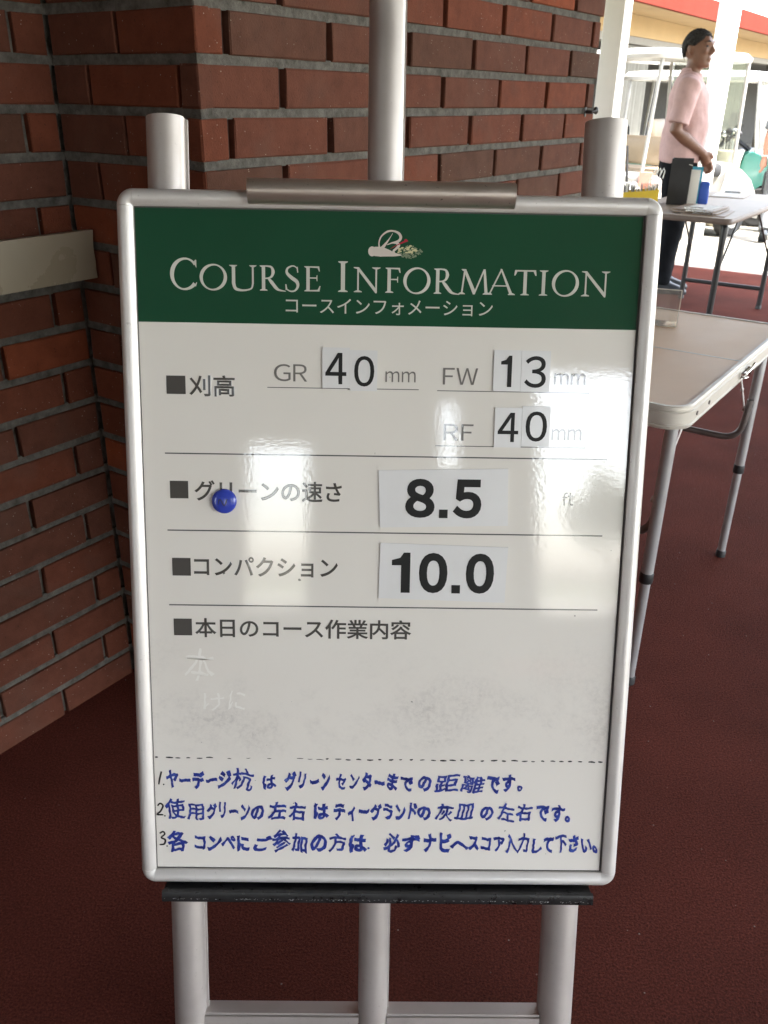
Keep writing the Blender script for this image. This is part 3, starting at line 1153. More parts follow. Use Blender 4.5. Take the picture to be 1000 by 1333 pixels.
hand('です。', 494, 552, B2 - .5, 26, .046)
build(hq, 'handwritten_line', M['marker'], panel, smooth=0)
hq = MB(BM)
hand('各', 15, 40, B3, 32, .046)
hand('コンペに', 48, 123, B3 - 2, 28, .046)
hand('ご', 125, 150, B3 - 2, 25, .044)
hand('参加の方は', 150, 275, B3 - 1, 30, .044)
hand('必ず', 296, 344, B3 - 2, 29, .044)
hand('ナビ', 348, 387, B3 - 2, 29, .046)
hand('ヘ', 385, 409, B3 - 3, 24, .046)
hand('スコア入力して下さい。', 407, 588, B3 - 3, 27, .046)
hq.add([((277.5 + 1.6 * math.cos(t)) / 1000, -(798.5 + 1.6 * math.sin(t)) / 1000, .0003) for t in [2 * PI * k / 12 for k in range(12)]], [tuple(range(12))])
build(hq, 'handwritten_line', M['marker'], panel, smooth=0)
def kdot(x, y):
    kq.add([((x + 1.1 * math.cos(t)) / 1000, -(y + 1.1 * math.sin(t)) / 1000, .0003) for t in [2 * PI * k / 10 for k in range(10)]], [tuple(range(10))])
    build(kq, 'row_number', M['marker_black'], panel, smooth=0)


kq = MB(BM)
ribbon(kq, [(10, 693), (7.5, 703), (6, 711)], [2.2, 2.5, 1.7], .0003)
kdot(12.4, 711)
kq = MB(BM)
ribbon(kq, [(3.5, 741), (7, 737.5), (10.5, 741), (7.5, 748), (3.0, 753), (10.5, 753.5)], [2.0, 2.3, 2.3, 2.3, 2.4, 1.8], .0003)
kdot(12.6, 755)
kq = MB(BM)
ribbon(kq, [(5, 780), (9.5, 777.5), (11.5, 781), (7, 786), (12, 789), (10.5, 795), (4.5, 796)], [2.0, 2.3, 2.3, 2.1, 2.5, 2.5, 1.8], .0003)
kdot(14.2, 798)
kq = MB(BM)
x = 2.5
while x < 578:
    if not (75 < x < 215 and rh.random() < .45):
        w = rh.uniform(3.5, 9.5)
        y = 673.6 + rh.uniform(-.7, .7)
        h = rh.uniform(1.5, 2.6) * (.5 if 75 < x < 215 else 1)
        ribbon(kq, [(x, y), (x + w * .5, y + rh.uniform(-.4, .4)), (x + w, y + rh.uniform(-.7, .7))], [h * .6, h, h * .5], .0003, 3)
    x += rh.uniform(11, 14.5)
build(kq, 'dashed_line', M['marker_black'], panel, smooth=0)
wq = MB(BM)
hq = wq
hand('本', 40, 85, 568, 48, 0, -.00032)
hand('けに', 62, 124, 607, 32, 0, -.00032)
build(wq, 'wiped_writing', M['ghost'], panel, smooth=0)

# ---- number cards hung on the board
GRP = 'magnetic number cards on the notice board'


def card(corners, txt, box, label, bold, fr=((0, 1),)):
    c = [(a / 1000, -b_ / 1000) for a, b_ in corners]
    mx = sum(p[0] for p in c) / 4
    my = sum(p[1] for p in c) / 4
    Mc = BM @ T(mx, my, 0)
    r = thing('number_card', label, 'number card', Mc, GRP)
    q = MB(BM)
    q.prism(c, .0003, .0014)
    fc = build(q, 'card_sheet', M['card'], r, smooth=0)
    q = MB(BM)
    fit_chars(q, txt, fr, *box, .0017, bold)
    build(q, 'digits', M['ink_black'], r, smooth=0)


def rect(x0, y0, x1, y1, t=0.0):
    return [(x0, y1 + t), (x1, y1), (x1, y0), (x0, y0 + t)]


card(rect(214.9, 154.2, 246.9, 201.4), '4', (218.5, 160.3, 243.3, 196.8), 'small number card 4 beside GR, left of its pair', .010)
card(rect(247.1, 156.9, 279.7, 204.3), '0', (252.5, 163.5, 276.2, 199.0), 'small number card 0 beside GR, right after the 4', .010)
card(rect(417.0, 153.9, 449.3, 201.7), '1', (425.5, 160.2, 438.5, 196.8), 'small number card 1 beside FW, on the upper row', .010)
card(rect(449.6, 154.1, 483.9, 202.1), '3', (453.6, 160.2, 479.2, 197.2), 'small number card 3 beside FW, right after the 1', .010)
card(rect(420.7, 221.2, 453.0, 268.5), '4', (424.6, 227.0, 449.2, 262.0), 'small number card 4 beside RF on the lower row', .010)
card(rect(453.3, 218.9, 486.9, 267.1), '0', (457.8, 225.0, 483.4, 261.0), 'small number card 0 beside RF, right after the 4', .010)
card([(285.7, 368.7), (441.6, 364.5), (439.0, 294.4), (282.9, 298.5)], '8.5', (316.0, 308.0, 408.3, 356.0), 'wide white number card reading 8.5 above the other wide card', .042, ((0, .385), (.445, .56), (.625, 1)))
card([(284.9, 457.8), (441.5, 462.0), (443.2, 391.6), (286.6, 387.9)], '10.0', (300.9, 399.6, 427.1, 450.6), 'wide white number card reading 10.0 below the card 8.5', .042, ((0, .18), (.267, .545), (.588, .672), (.725, 1)))

mg = thing('round_magnet', 'round blue magnet with a pen squiggle on the white board', 'magnet', BM @ T(.0969, -.339, 0))
q = MB(BM @ T(.0969, -.339, .0003))
q.lathe([(.0150, 0), (.0150, .0026), (.0144, .0040), (.0126, .0052), (.009, .0060), (.004, .0064), (.0005, .0065)], 36)
build(q, 'magnet_cap', M['magnet'], mg, smooth=50)
q = MB(BM @ T(.0969, -.339, .0070))
ribbon(q, [(-6.5, 3.5), (-5.5, -1.5), (-3.5, -2.5), (-1.5, 1.5), (.5, 4.2), (2.5, 2), (3.8, -2), (5.5, -3)], [.6, 1.1, 1.1, 1.1, 1.1, 1.1, 1.0, .6], 0)
build(q, 'ink_mark', M['marker_black'], mg, smooth=0)

# ================================================================ near folding table
def table_frame(Mt, L, Wd, z1, h, r, ins=.0):
    pass


TA, TB = 1.648, -.419            # near right corner in U, V
TL, TW = .885, .60
TM = T(*uv(TA + TL / 2, TB - TW / 2, 0)) @ UVM
nt_ = thing('camping_table', 'folding camping table with beige top and silver rim beside the sign', 'table', TM)
hl, hw = TL / 2, TW / 2
for s in (-1, 1):
    q = MB(TM)
    a, b_ = (-hl + .012, -.0015) if s < 0 else (.0015, hl - .012)
    n = 6
    rr = .045
    pts = []
    if s < 0:
        pts = [(b_, -hw + .012), (b_, hw - .012)] + [(a + rr + rr * math.cos(t), hw - .012 - rr + rr * math.sin(t)) for t in [PI / 2 + PI / 2 * k / n for k in range(n + 1)]] + [(a + rr + rr * math.cos(t), -hw + .012 + rr + rr * math.sin(t)) for t in [PI + PI / 2 * k / n for k in range(n + 1)]]
    else:
        pts = [(a, hw - .012), (a, -hw + .012)] + [(b_ - rr + rr * math.cos(t), -hw + .012 + rr + rr * math.sin(t)) for t in [-PI / 2 + PI / 2 * k / n for k in range(n + 1)]] + [(b_ - rr + rr * math.cos(t), hw - .012 - rr + rr * math.sin(t)) for t in [PI / 2 * k / n for k in range(n + 1)]]
    q.prism(pts, .686, .6985)
    build(q, 'table_panel', M['tabletop'], nt_, smooth=0)


def loop(ins, r, z, n=8, x0=-hl, x1=hl):
    o = []
    for (cx, cy, a0) in ((x1 - r, hw - r, 0), (x0 + r, hw - r, PI / 2), (x0 + r, -hw + r, PI), (x1 - r, -hw + r, 1.5 * PI)):
        for i in range(n + 1):
            a = a0 + PI / 2 * i / n
            o.append((cx + (r - ins) * math.cos(a), cy + (r - ins) * math.sin(a), z))
    return o


q = MB(TM)
prof = [(.013, .697), (.0125, .7005), (.004, .7012), (.0015, .698), (.001, .6925), (.003, .691), (.003, .689), (.0, .687), (.0, .664), (.003, .662), (.003, .660), (.0005, .658), (.002, .653), (.014, .653), (.0145, .660)]
q.loft([loop(i, .055, z) for i, z in prof], cap=False)
q.box(-.003, .003, -hw + .0135, hw - .0135, .66, .6992)
rim = build(q, 'edge_rim', M['alu_rim'], nt_, smooth=30)
for x in (-hl + .075, -hl + .16, hl - .075, hl - .16):
    q = MB(TM)
    q.tube([(x, -hw - .0005, .676), (x, -hw - .0022, .676)], .0045, 10)
    build(q, 'rivet', M['alu_dark'], rim)
q = MB(TM)
q.box(-.045, -.005, -hw - .004, -hw - .0005, .668, .684)
q.box(.004, .034, -hw - .004, -hw - .0005, .668, .684)
q.tube([(.018, -hw - .003, .676), (.018, -hw - .014, .676)], .010, 12)
q.tube([(-.02, -hw - .008, .676), (.012, -hw - .012, .682), (.034, -hw - .014, .690)], .0035, 8)
q.tube([(-.03, -hw - .004, .672), (-.03, -hw - .009, .668), (.0, -hw - .011, .664)], .002, 8)
build(q, 'latch', M['chrome'], nt_)
for (sx, sy) in ((-1, -1), (1, -1), (-1, 1), (1, 1)):
    x, y = sx * (hl - .055), sy * (hw - .038)
    q = MB(TM)
    q.tube([(x, y, .652), (x, y, .29)], .0135, 16)
    leg = build(q, 'leg', M['alu_leg'], nt_)
    q = MB(TM)
    q.lathe([(.0145, .276), (.0153, .278), (.0153, .298), (.0145, .300), (.0138, .301)], 16, T(x, y, 0))
    build(q, 'collar', M['blackplastic'], leg)
    q = MB(TM)
    q.tube([(x, y, .276), (x, y, .02)], .0115, 16)
    build(q, 'lower_tube', M['alu_leg'], leg)
    q = MB(TM)
    q.lathe([(.0145, 0), (.0145, .017), (.012, .021), (.0112, .021)], 16, T(x, y, 0))
    build(q, 'foot_cap', M['blackplastic'], leg)
    q = MB(TM)      # folding strut
    ex_ = x - sx * .20
    yb = y - sy * .0165
    q.tube([(x - sx * .012, yb, .47), (ex_, yb, .652)], .0045, 6, sx=.45)
    q.tube([(x - sx * .012, yb + sy * .004, .47), (x - sx * .012, yb - sy * .004, .47)], .007, 10)
    q.tube([(x - sx * .09, yb + sy * .003, .545), (x - sx * .09, yb - sy * .004, .545)], .0055, 10)
    build(q, 'strut', M['alu'], nt_)
for sx in (-1, 1):
    x = sx * (hl - .055) - sx * .018
    y = hw - .038
    pts = [(x, -y + .004, .50), (x, -y + .008, .44)] + [(x, -y + .06 - .05 * math.cos(t), .43 - .05 * math.sin(t)) for t in [PI / 2 * k / 5 for k in range(1, 6)]]
    pts += [(px_, -py_, pz_) for px_, py_, pz_ in pts[::-1]]
    q = MB(TM)
    q.tube(pts, .009, 12)
    build(q, 'stretcher', M['alu_dark'], nt_)

# clear acrylic stand on the near table
am = T(*uv(2.30, -.715, .7018)) @ UVM @ RZ(math.radians(16))
ac = thing('acrylic_stand', 'clear acrylic card stand on the back of the camping table', 'sign stand', am)
TL_ = Matrix.Rotation(.22, 4, 'Y')
q = MB(am @ TL_)
q.box(0, .003, -.06, .10, 0, .093)
build(q, 'stand_plate', M['acrylic'], ac, smooth=0)
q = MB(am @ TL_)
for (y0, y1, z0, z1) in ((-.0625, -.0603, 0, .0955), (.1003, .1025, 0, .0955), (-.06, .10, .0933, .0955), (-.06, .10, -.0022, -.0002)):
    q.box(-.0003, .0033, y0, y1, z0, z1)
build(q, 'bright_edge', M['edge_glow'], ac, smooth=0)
q = MB(am)
q.box(.004, .06, -.06, .10, -.0012, .0012)
build(q, 'stand_foot', M['acrylic'], ac, smooth=0)

# ================================================================ far long table and what lies on it
FA, FB, FL, FW_ = 4.80, -1.17, 1.50, .64
FM = T(*uv(FA + FL / 2, FB - FW_ / 2, 0)) @ UVM
ft = thing('folding_table', 'long brown topped folding table with black legs near the man', 'table', FM)
a, w = FL / 2, FW_ / 2
q = MB(FM)
q.rbox(-a, a, -w, w, .672, .699, .03)
build(q, 'table_edge', M['tableedge'], ft)
q = MB(FM)
q.rbox(-a + .002, a - .002, -w + .002, w - .002, .6995, .702, .03)
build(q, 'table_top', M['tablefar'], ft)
for sx in (-1, 1):
    for sy in (-1, 1):
        x, y = sx * (a - .13), sy * (w - .06)
        q = MB(FM)
        q.tube([(x - sx * .02, y - sy * .02, .672), (x, y, .64), (x, y, .55), (x, y, .02)], [.022, .021, .017, .016], 12)
        lg_ = build(q, 'leg', M['black'], ft)
        q = MB(FM)
        q.lathe([(.019, 0), (.019, .02), (.016, .024)], 12, T(x, y, 0))
        build(q, 'foot_cap', M['blackplastic'], lg_)
    q = MB(FM)
    x = sx * (a - .13)
    q.tube([(x, -w + .06, .13), (x, w - .06, .13)], .014, 10)
    build(q, 'stretcher', M['black'], ft)
    q = MB(FM)
    q.tube([(x - sx * .01, -w + .07, .36), (x - sx * .42, -w + .09, .668)], .006, 8)
    q.tube([(x - sx * .01, w - .07, .36), (x - sx * .42, w - .09, .668)], .006, 8)
    build(q, 'strut', M['black'], ft)

ZT = .7025


def at(u0, v0, rz=0.0, z=ZT):
    return T(*uv(u0, v0, z)) @ UVM @ RZ(rz)


# yellow pencil box
PM = at(4.93, -1.72, .45)
pbx = thing('pencil_box', 'open yellow box full of short pencils at the table end', 'pencil box', PM)
q = MB(PM)
q.prism([(-.055, -.10), (.055, -.10), (.055, .10), (-.055, .10)], 0, .004)
for (x0, x1, y0, y1) in ((-.055, -.052, -.10, .10), (.052, .055, -.10, .10), (-.052, .052, -.10, -.097), (-.052, .052, .097, .10)):
    q.add([(x0, y0, .004), (x1, y0, .004), (x1, y1, .004), (x0, y1, .004), (x0, y0, .085 + (y0 < -.09) * .02), (x1, y0, .085 + (y0 < -.09) * .02), (x1, y1, .085), (x0, y1, .085)],
          [(0, 1, 2, 3), (4, 5, 6, 7), (0, 1, 5, 4), (1, 2, 6, 5), (2, 3, 7, 6), (3, 0, 4, 7)])
build(q, 'box_wall', M['yellow'], pbx, smooth=0)
q = MB(PM)
q.tube([(0, 0, 0), (0, 0, .118)], .0035, 8)
q.lathe([(.0034, .118), (.0008, .128)], 8)
pz = build(q, 'pencil', M['wood'], M=PM)
tag(pz, 'short pencil standing in the yellow box with the others', 'pencil', 'pencils in the yellow box')
pale = pz.data.copy()
pale.materials[0] = M['paper']
ri = random.Random(2)
pencils = [pz]
for i in range(27):
    c = pz.copy()
    if i % 2:
        c.data = pale
    COL.objects.link(c)
    pencils.append(c)
for c in pencils:
    x, y = ri.uniform(-.040, .040), ri.uniform(-.082, .082)
    c.matrix_world = PM @ T(x, y, .0045) @ Matrix.Rotation(ri.uniform(-.30, .30) * (1 if abs(y) < .06 else .3), 4, 'X') @ Matrix.Rotation(ri.uniform(-.18, .18), 4, 'Y') @ Matrix.Scale(ri.uniform(.82, 1.0), 4, (0, 0, 1))

# clear pen cup with wire-framed glasses
CM = at(5.20, -1.755, .45)
cup = thing('clear_pen_cup', 'clear plastic cup with reading glasses standing beside the yellow box', 'pen cup', CM)
q = MB(CM)
for (x0, x1, y0, y1) in ((-.035, -.033, -.045, .045), (.033, .035, -.045, .045), (-.033, .033, -.045, -.043), (-.033, .033, .043, .045)):
    q.box(x0, x1, y0, y1, .003, .11)
q.box(-.035, .035, -.045, .045, 0, .0028)
build(q, 'cup_wall', M['acrylic'], cup, smooth=0)
GM = CM @ T(0, 0, .01)
gl = MB(GM)
for (y0, tl) in ((-.02, .35), (.0, .3), (.022, .42)):
    gl.tube([(0, y0, .0), (0, y0 - .02, .12), (0, y0 - .03 - tl * .02, .17), (.0, y0 - .045, .185), (0, y0 - .052, .168), (0, y0 - .046, .13)], .0028, 8)
tag(build(gl, 'reading_glasses', M['whiteplastic'], M=GM), 'white wire loops of folded glasses sticking up from the clear cup', 'glasses')

# black leaflet box with papers and blue folders
LM = at(5.33, -1.62, .25)
lb = thing('leaflet_box', 'tall black leaflet box standing on the long table', 'leaflet box', LM)
q = MB(LM)
q.box(-.06, -.057, -.052, .062, 0, .245)
q.box(.057, .06, -.052, .062, 0, .245)
q.box(-.057, .057, .059, .062, 0, .245)
q.box(-.057, .057, -.052, .059, 0, .003)
build(q, 'box_shell', M['blackplastic'], lb, smooth=0)
q = MB(LM)
q.box(-.0608, -.0602, -.0, .022, .218, .222, Matrix.Rotation(.25, 4, 'X'))
build(q, 'label_strip', M['paper'], lb, smooth=0)
q = MB(LM)
for i in range(5):
    q.box(-.05 + i * .018, -.046 + i * .018, -.10, .05, .0035, .17 + .02 * math.sin(i * 2.1))
tag(build(q, 'leaflets', M['paper'], M=LM, smooth=0), 'sheaf of white leaflets in the black box', 'leaflets')
q = MB(LM @ T(.03, -.135, 0))
q.rbox(-.012, .012, -.028, .028, 0, .125, .010)
tag(build(q, 'blue_folder', M['blue'], M=LM @ T(.03, -.135, 0)), 'upright blue plastic folder beside the leaflet box', 'folder')
q = MB(LM @ T(.095, -.05, 0))
q.box(-.02, -.018, -.06, .05, 0, .20)
tag(build(q, 'cyan_leaflet', M['cyan'], M=LM @ T(.095, -.05, 0), smooth=0), 'cyan printed leaflet standing behind the black box', 'leaflet')


# clipboards
def clipboard(u0, v0, rz, z, label, paper_m, sheet=True):
    Mk = at(u0, v0, rz, z)
    r = thing('clipboard', label, 'clipboard', Mk, 'clipboards on the long table')
    q = MB(Mk)
    q.rbox(-.115, .115, -.16, .16, 0, .004, .012)
    build(q, 'backing_board', paper_m, r)
    if sheet:
        q = MB(Mk)
        q.box(-.085, .06, -.13, .11, .0045, .006)
        build(q, 'paper_sheet', M['paper'], r, smooth=0)
    q = MB(Mk)
    q.tube([(-.05, .14, .012), (.05, .14, .012)], .007, 10)
    q.box(-.05, .05, .13, .155, .0065, .010)
    build(q, 'clip', M['chrome'], r)
    return r


clipboard(5.00, -1.35, PI / 2 + .10, ZT, 'brown clipboard at the front corner of the long table, lowest of the stack', M['kraft'], False)
clipboard(5.03, -1.39, PI / 2 + .05, ZT + .007, 'brown clipboard lying in the middle of the front stack', M['kraft'], False)
clipboard(5.07, -1.41, PI / 2 + .02, ZT + .014, 'brown clipboard with white sheet on top of the front stack', M['kraft'])
clipboard(6.05, -1.52, -PI / 2 + .1, ZT, 'clipboard with white sheet alone at the far side of the long table', M['tablefar'])

# ================================================================ people
def remesh(mb, name, mats, parent, voxel=.007, smooth_it=4, fold=0.0):
    o = build(mb, name, mats, parent)
    m = o.modifiers.new('Remesh', 'REMESH')
    m.mode = 'VOXEL'
    m.voxel_size = voxel
    s = o.modifiers.new('Smooth', 'SMOOTH')
    s.iterations = smooth_it
    s.factor = .5
    dg = bpy.context.evaluated_depsgraph_get()
    dg.update()
    me = bpy.data.meshes.new_from_object(o.evaluated_get(dg))
    o.modifiers.clear()
    old = o.data
    o.data = me
    bpy.data.meshes.remove(old)
    me.name = name
    if fold:
        from mathutils import noise as mn
        nm = [v.normal.copy() for v in me.vertices]
        for v, n_ in zip(me.vertices, nm):
            p = v.co
            a = mn.noise(Vector((p.x * 9, p.y * 9, p.z * 4 + 3))) + .5 * mn.noise(Vector((p.x * 16 + p.z * 10, p.y * 16, p.z * 14)))
            v.co = p + n_ * (fold * a)
    for p in me.polygons:
        p.use_smooth = True
    return o


def rings_z(spec, n=20):
    return [[(cx + dx * math.cos(t), dy * math.sin(t), z) for t in [2 * PI * k / n for k in range(n)]] for z, cx, dx, dy in spec]


def hand_geo(q, wrist, palm_dir, side, curl, Mx=None):
    """palm and five fingers; palm_dir points from wrist to knuckles, side towards the thumb"""
    d = Vector(palm_dir).normalized()
    s = Vector(side).normalized()
    nrm = d.cross(s).normalized()
    w = Vector(wrist)
    q.tube([w, w + d * .03, w + d * .075, w + d * .09], [.026, .034, .037, .032], 12, sx=1.0)
    for i, (off, L) in enumerate(((.028, .075), (.010, .084), (-.009, .078), (-.026, .06))):
        b0 = w + d * .08 + s * off
        b1 = b0 + d * L * .42 + nrm * curl * .010
        b2 = b1 + d * L * .28 + nrm * curl * .022
        b3 = b2 + d * L * .16 + nrm * curl * .026
        q.tube([b0, b1, b2, b3], [.0105, .0098, .009, .0075], 8)
    t0 = w + d * .025 + s * .028
    q.tube([t0, t0 + d * .03 + s * .02, t0 + d * .062 + s * .022 + nrm * curl * .01], [.014, .0115, .009], 8)


HL = [(0, .66), (35, .62), (55, .30), (68, .26), (82, .0), (95, .02), (108, .10), (118, -.25), (140, -.52), (180, -.60)]


def person(label, P, face_az, shirt, trouser, skin, pose, extra=None):
    """local +x forward, +y left; face_az clockwise from world +Y"""
    Mp = T(*P) @ RZ(PI / 2 - face_az)
    r = thing('person', label, 'person', Mp)
    q = MB(Mp)
    q.loft(rings_z([(.90, 0, .10, .13), (1.05, .01, .115, .145), (1.18, .0, .115, .16), (1.28, -.005, .105, .165), (1.345, -.012, .085, .15), (1.385, -.018, .062, .10), (1.415, -.010, .056, .064), (1.45, .002, .053, .057), (1.50, .014, .058, .058), (1.53, .02, .05, .05)]))
    HM = Mp @ RZ(-math.radians(pose.get('turn', 0)))
    q.M = HM
    # head: skull, jaw, nose, brow, ears, lips
    q.ell((.012, 0, 1.560), (.094, .075, .090), nu=24, nv=16)
    q.loft(rings_z([(1.438, .062, .030, .030), (1.452, .055, .045, .046), (1.482, .040, .060, .060), (1.52, .028, .072, .068), (1.56, .022, .080, .072), (1.60, .018, .078, .070)]))
    q.tube([(.098, 0, 1.572), (.115, 0, 1.545), (.124, 0, 1.526)], [.010, .013, .015], 10)
    q.ell((.108, .012, 1.522), (.012, .009, .008))
    q.ell((.108, -.012, 1.522), (.012, .009, .008))
    q.tube([(.082, .05, 1.580), (.100, .022, 1.586), (.104, 0, 1.580), (.100, -.022, 1.586), (.082, -.05, 1.580)], .011, 8)
    q.ell((.103, 0, 1.494), (.010, .022, .006))
    q.ell((.100, 0, 1.483), (.010, .019, .006))
    q.ell((.092, 0, 1.456), (.016, .022, .015))
    for s in (-1, 1):
        q.ell((.078, s * .036, 1.535), (.022, .022, .018))
        q.ell((.0, s * .076, 1.548), (.018, .010, .032))
        q.ell((-.004, s * .079, 1.553), (.022, .007, .020))
    q.M = Mp
    for s in (-1, 1):
        sh, el, wr = [Vector(p) for p in pose['arm' + ('L' if s > 0 else 'R')]]
        q.tube([sh, sh.lerp(el, .5), el, el.lerp(wr, .3), wr], [.050, .045, .040, .042, .026], 14)
        q.ell(tuple(sh), (.055, .055, .055))
        hp = pose['hand' + ('L' if s > 0 else 'R')]
        hand_geo(q, wr, hp[0], hp[1], hp[2])
        hp_, kn, an = [Vector(p) for p in pose['leg' + ('L' if s > 0 else 'R')]]
        q.tube([hp_, hp_.lerp(kn, .5), kn, kn.lerp(an, .4), an], [.080, .068, .052, .050, .035], 14)
    q.ell((0, 0, .90), (.10, .14, .10))
    remesh(q, 'body', skin, r, .0075, 3)
    # shirt
    q = MB(Mp)
    hem = pose.get('hem', .865)
    q.loft(rings_z([(hem, -.005, .138, .172), (.93, .0, .145, .178), (1.00, .008, .150, .180), (1.10, .012, .146, .182), (1.20, .004, .136, .188), (1.28, -.004, .126, .196), (1.335, -.012, .104, .188), (1.372, -.018, .082, .142), (1.398, -.016, .070, .092), (1.412, -.012, .066, .075)], 28))
    for s in (-1, 1):
        sh, el, wr = [Vector(p) for p in pose['arm' + ('L' if s > 0 else 'R')]]
        e = sh.lerp(el, .86)
        q.tube([sh.lerp(Vector((-.012, 0, sh.z)), .3), sh, sh.lerp(el, .45), e], [.070, .074, .070, .072], 16)
    so = remesh(q, 'shirt', shirt, r, .009, 4, .013)
    q = MB(Mp)
    n = 22
    ra, rb_, rc = [], [], []
    for k in range(n):
        t = -PI + .25 + (2 * PI - .5) * k / (n - 1)
        t = t + PI
        c_, s_ = math.cos(t + PI), math.sin(t + PI)
        fz = .028 if c_ > 0 else 0
        ra.append((-.008 + .066 * c_, .070 * s_, 1.405 - fz))
        rb_.append((-.004 + .068 * c_, .068 * s_, 1.438 - fz))
        rc.append((-.010 + .082 * c_, .088 * s_, 1.398 - fz * 1.3))
    q.loft([ra, rb_, rc], cap=False, closed=False)
    build(q, 'collar', shirt, so)
    # trousers
    q = MB(Mp)
    q.loft(rings_z([(.76, -.004, .125, .168), (.84, -.004, .132, .170), (.92, 0, .130, .168), (.955, .002, .126, .165)], 26))
    for s in (-1, 1):
        hp_, kn, an = [Vector(p) for p in pose['leg' + ('L' if s > 0 else 'R')]]
        q.tube([hp_, hp_.lerp(kn, .4), kn, kn.lerp(an, .5), an + Vector((0, 0, -.02))], [.098, .094, .078, .068, .066], 18)
    remesh(q, 'trousers', trouser, r, .011, 4, .012)
    for s in (-1, 1):
        hp_, kn, an = [Vector(p) for p in pose['leg' + ('L' if s > 0 else 'R')]]
        tilt = pose.get('toe' + ('L' if s > 0 else 'R'), 0)
        q = MB(Mp @ T(an.x, an.y, an.z - .085) @ Matrix.Rotation(tilt, 4, 'Y'))
        def oval(x0, x1, w, z):
            return [((x0 + x1) / 2 + (x1 - x0) / 2 * math.cos(t), w * math.sin(t) * (1 - .12 * math.cos(t)), z) for t in [2 * PI * k / 18 for k in range(18)]]
        q.loft([oval(-.075, .19, .046, 0), oval(-.077, .193, .048, .012), oval(-.076, .188, .047, .028), oval(-.074, .165, .045, .05), oval(-.066, .09, .042, .075), oval(-.058, .052, .040, .098)])
        build(q, 'shoe', M['shoe'], r)
    # hair: a thick cap from the hairline over the crown to the nape
    q = MB(HM)
    nu, nv = 72, 34
    vs, fs, idx = [], [], {}
    for j in range(nv + 1):
        for i in range(nu):
            a = 2 * PI * i / nu
            e = PI / 2 - (PI * .82) * j / nv
            dx, dy, dz = math.cos(e) * math.cos(a), math.cos(e) * math.sin(a), math.sin(e)
            aa = abs(math.degrees(math.atan2(dy, dx)))
            lim = 2
            for (p0, l0), (p1, l1) in zip(HL, HL[1:]):
                if p0 <= aa <= p1:
                    lim = l0 + (l1 - l0) * (aa - p0) / (p1 - p0)
            keep = dz > lim
            bulge = 1.07 + rnd.uniform(-.018, .028) + .035 * max(0, dz)
            p = (.006 + .096 * bulge * dx, .077 * bulge * dy, 1.562 + .093 * bulge * dz)
            if not keep:
                p = (.010 + .080 * dx, .066 * dy, 1.560 + .082 * dz)
            idx[(i, j)] = len(vs)
            vs.append(p)
    for j in range(nv):
        for i in range(nu):
            fs.append((idx[(i, j)], idx[((i + 1) % nu, j)], idx[((i + 1) % nu, j + 1)], idx[(i, j + 1)]))
    q.add(vs, fs)
    rhh = random.Random(17)
    for k in range(1500):
        i, j = rhh.randrange(nu), rhh.randrange(nv)
        a = 2 * PI * i / nu
        e = PI / 2 - (PI * .82) * j / nv
        d = Vector((math.cos(e) * math.cos(a), math.cos(e) * math.sin(a), math.sin(e)))
        aa = abs(math.degrees(math.atan2(d.y, d.x)))
        lim = next(l0 + (l1 - l0) * (aa - p0) / (p1 - p0) for (p0, l0), (p1, l1) in zip(HL, HL[1:]) if p0 <= aa <= p1)
        if d.z < lim - .05:
            continue
        p = Vector((.006 + .100 * d.x, .080 * d.y, 1.562 + (.097 + .003 * max(0, d.z)) * d.z))
        flow = Vector((-.8, .25 * (1 if d.y > 0 else -1), -.55 - .5 * (1 - abs(d.z)))) + Vector((rhh.uniform(-.4, .4), rhh.uniform(-.4, .4), rhh.uniform(-.3, .3)))
        flow = (flow - d * flow.dot(d)).normalized()
        sd_ = d.cross(flow).normalized() * .0022
        L = rhh.uniform(.014, .032)
        tip = p + flow * L + d * rhh.uniform(.001, .008)
        q.add([p - sd_, p + sd_, tip, p + d * .003], [(0, 1, 2), (0, 2, 3), (1, 3, 2)])
    build(q, 'hair', M['hair'], r, smooth=60)
    for s in (-1, 1):
        q = MB(HM)
        q.tube([(.082, s * .050, 1.584), (.101, s * .034, 1.591), (.106, s * .016, 1.587)], [.003, .0045, .003], 8)
        build(q, 'eyebrow', M['hair'], r)
    for s in (-1, 1):
        q = MB(HM)
        q.ell((.089, s * .032, 1.563), (.009, .013, .006))
        build(q, 'eye', M['shoe'], r)
    return r, Mp


poseM = {
    'turn': 30,
    'armR': [(-.012, -.185, 1.335), (-.060, -.240, 1.07), (.145, -.112, .93)],
    'armL': [(-.012, .185, 1.335), (-.03, .24, 1.075), (.15, .075, .92)],
    'handR': [(.30, .82, -.60), (.55, -.25, .4), .8],
    'handL': [(.36, -.80, -.62), (.55, .25, .4), -.8],
    'legR': [(0, -.090, .84), (.015, -.098, .46), (-.01, -.100, .085)],
    'legL': [(0, .090, .84), (.02, .100, .46), (.0, .105, .085)],
}
man, MP = person('dark haired man in pink polo shirt and black trousers, hands folded before him', (1.985, 6.36, 0), math.radians(106), M['pink'], M['navy'], M['skin'], poseM)
poseW = {
    'armR': [(-.012, -.185, 1.335), (-.03, -.225, 1.06), (.02, -.235, .83)],
    'armL': [(-.012, .185, 1.335), (-.04, .225, 1.06), (.01, .235, .83)],
    'handR': [(.10, .05, -1), (.9, .3, .1), .6],
    'handL': [(.10, -.05, -1), (.9, -.3, .1), -.6],
    'legR': [(0, -.090, .84), (.08, -.098, .46), (.06, -.100, .085)],
    'legL': [(0, .090, .84), (-.01, .100, .46), (-.22, .105, .15)],
    'toeL': .55,
}
p2, M2 = person('person in grey clothes at the picture edge, hand hanging by the teal cart', (4.17, 9.72, -.115), math.radians(20), M['grey_cloth'], M['grey_cloth'], M['skin_far'], poseW)
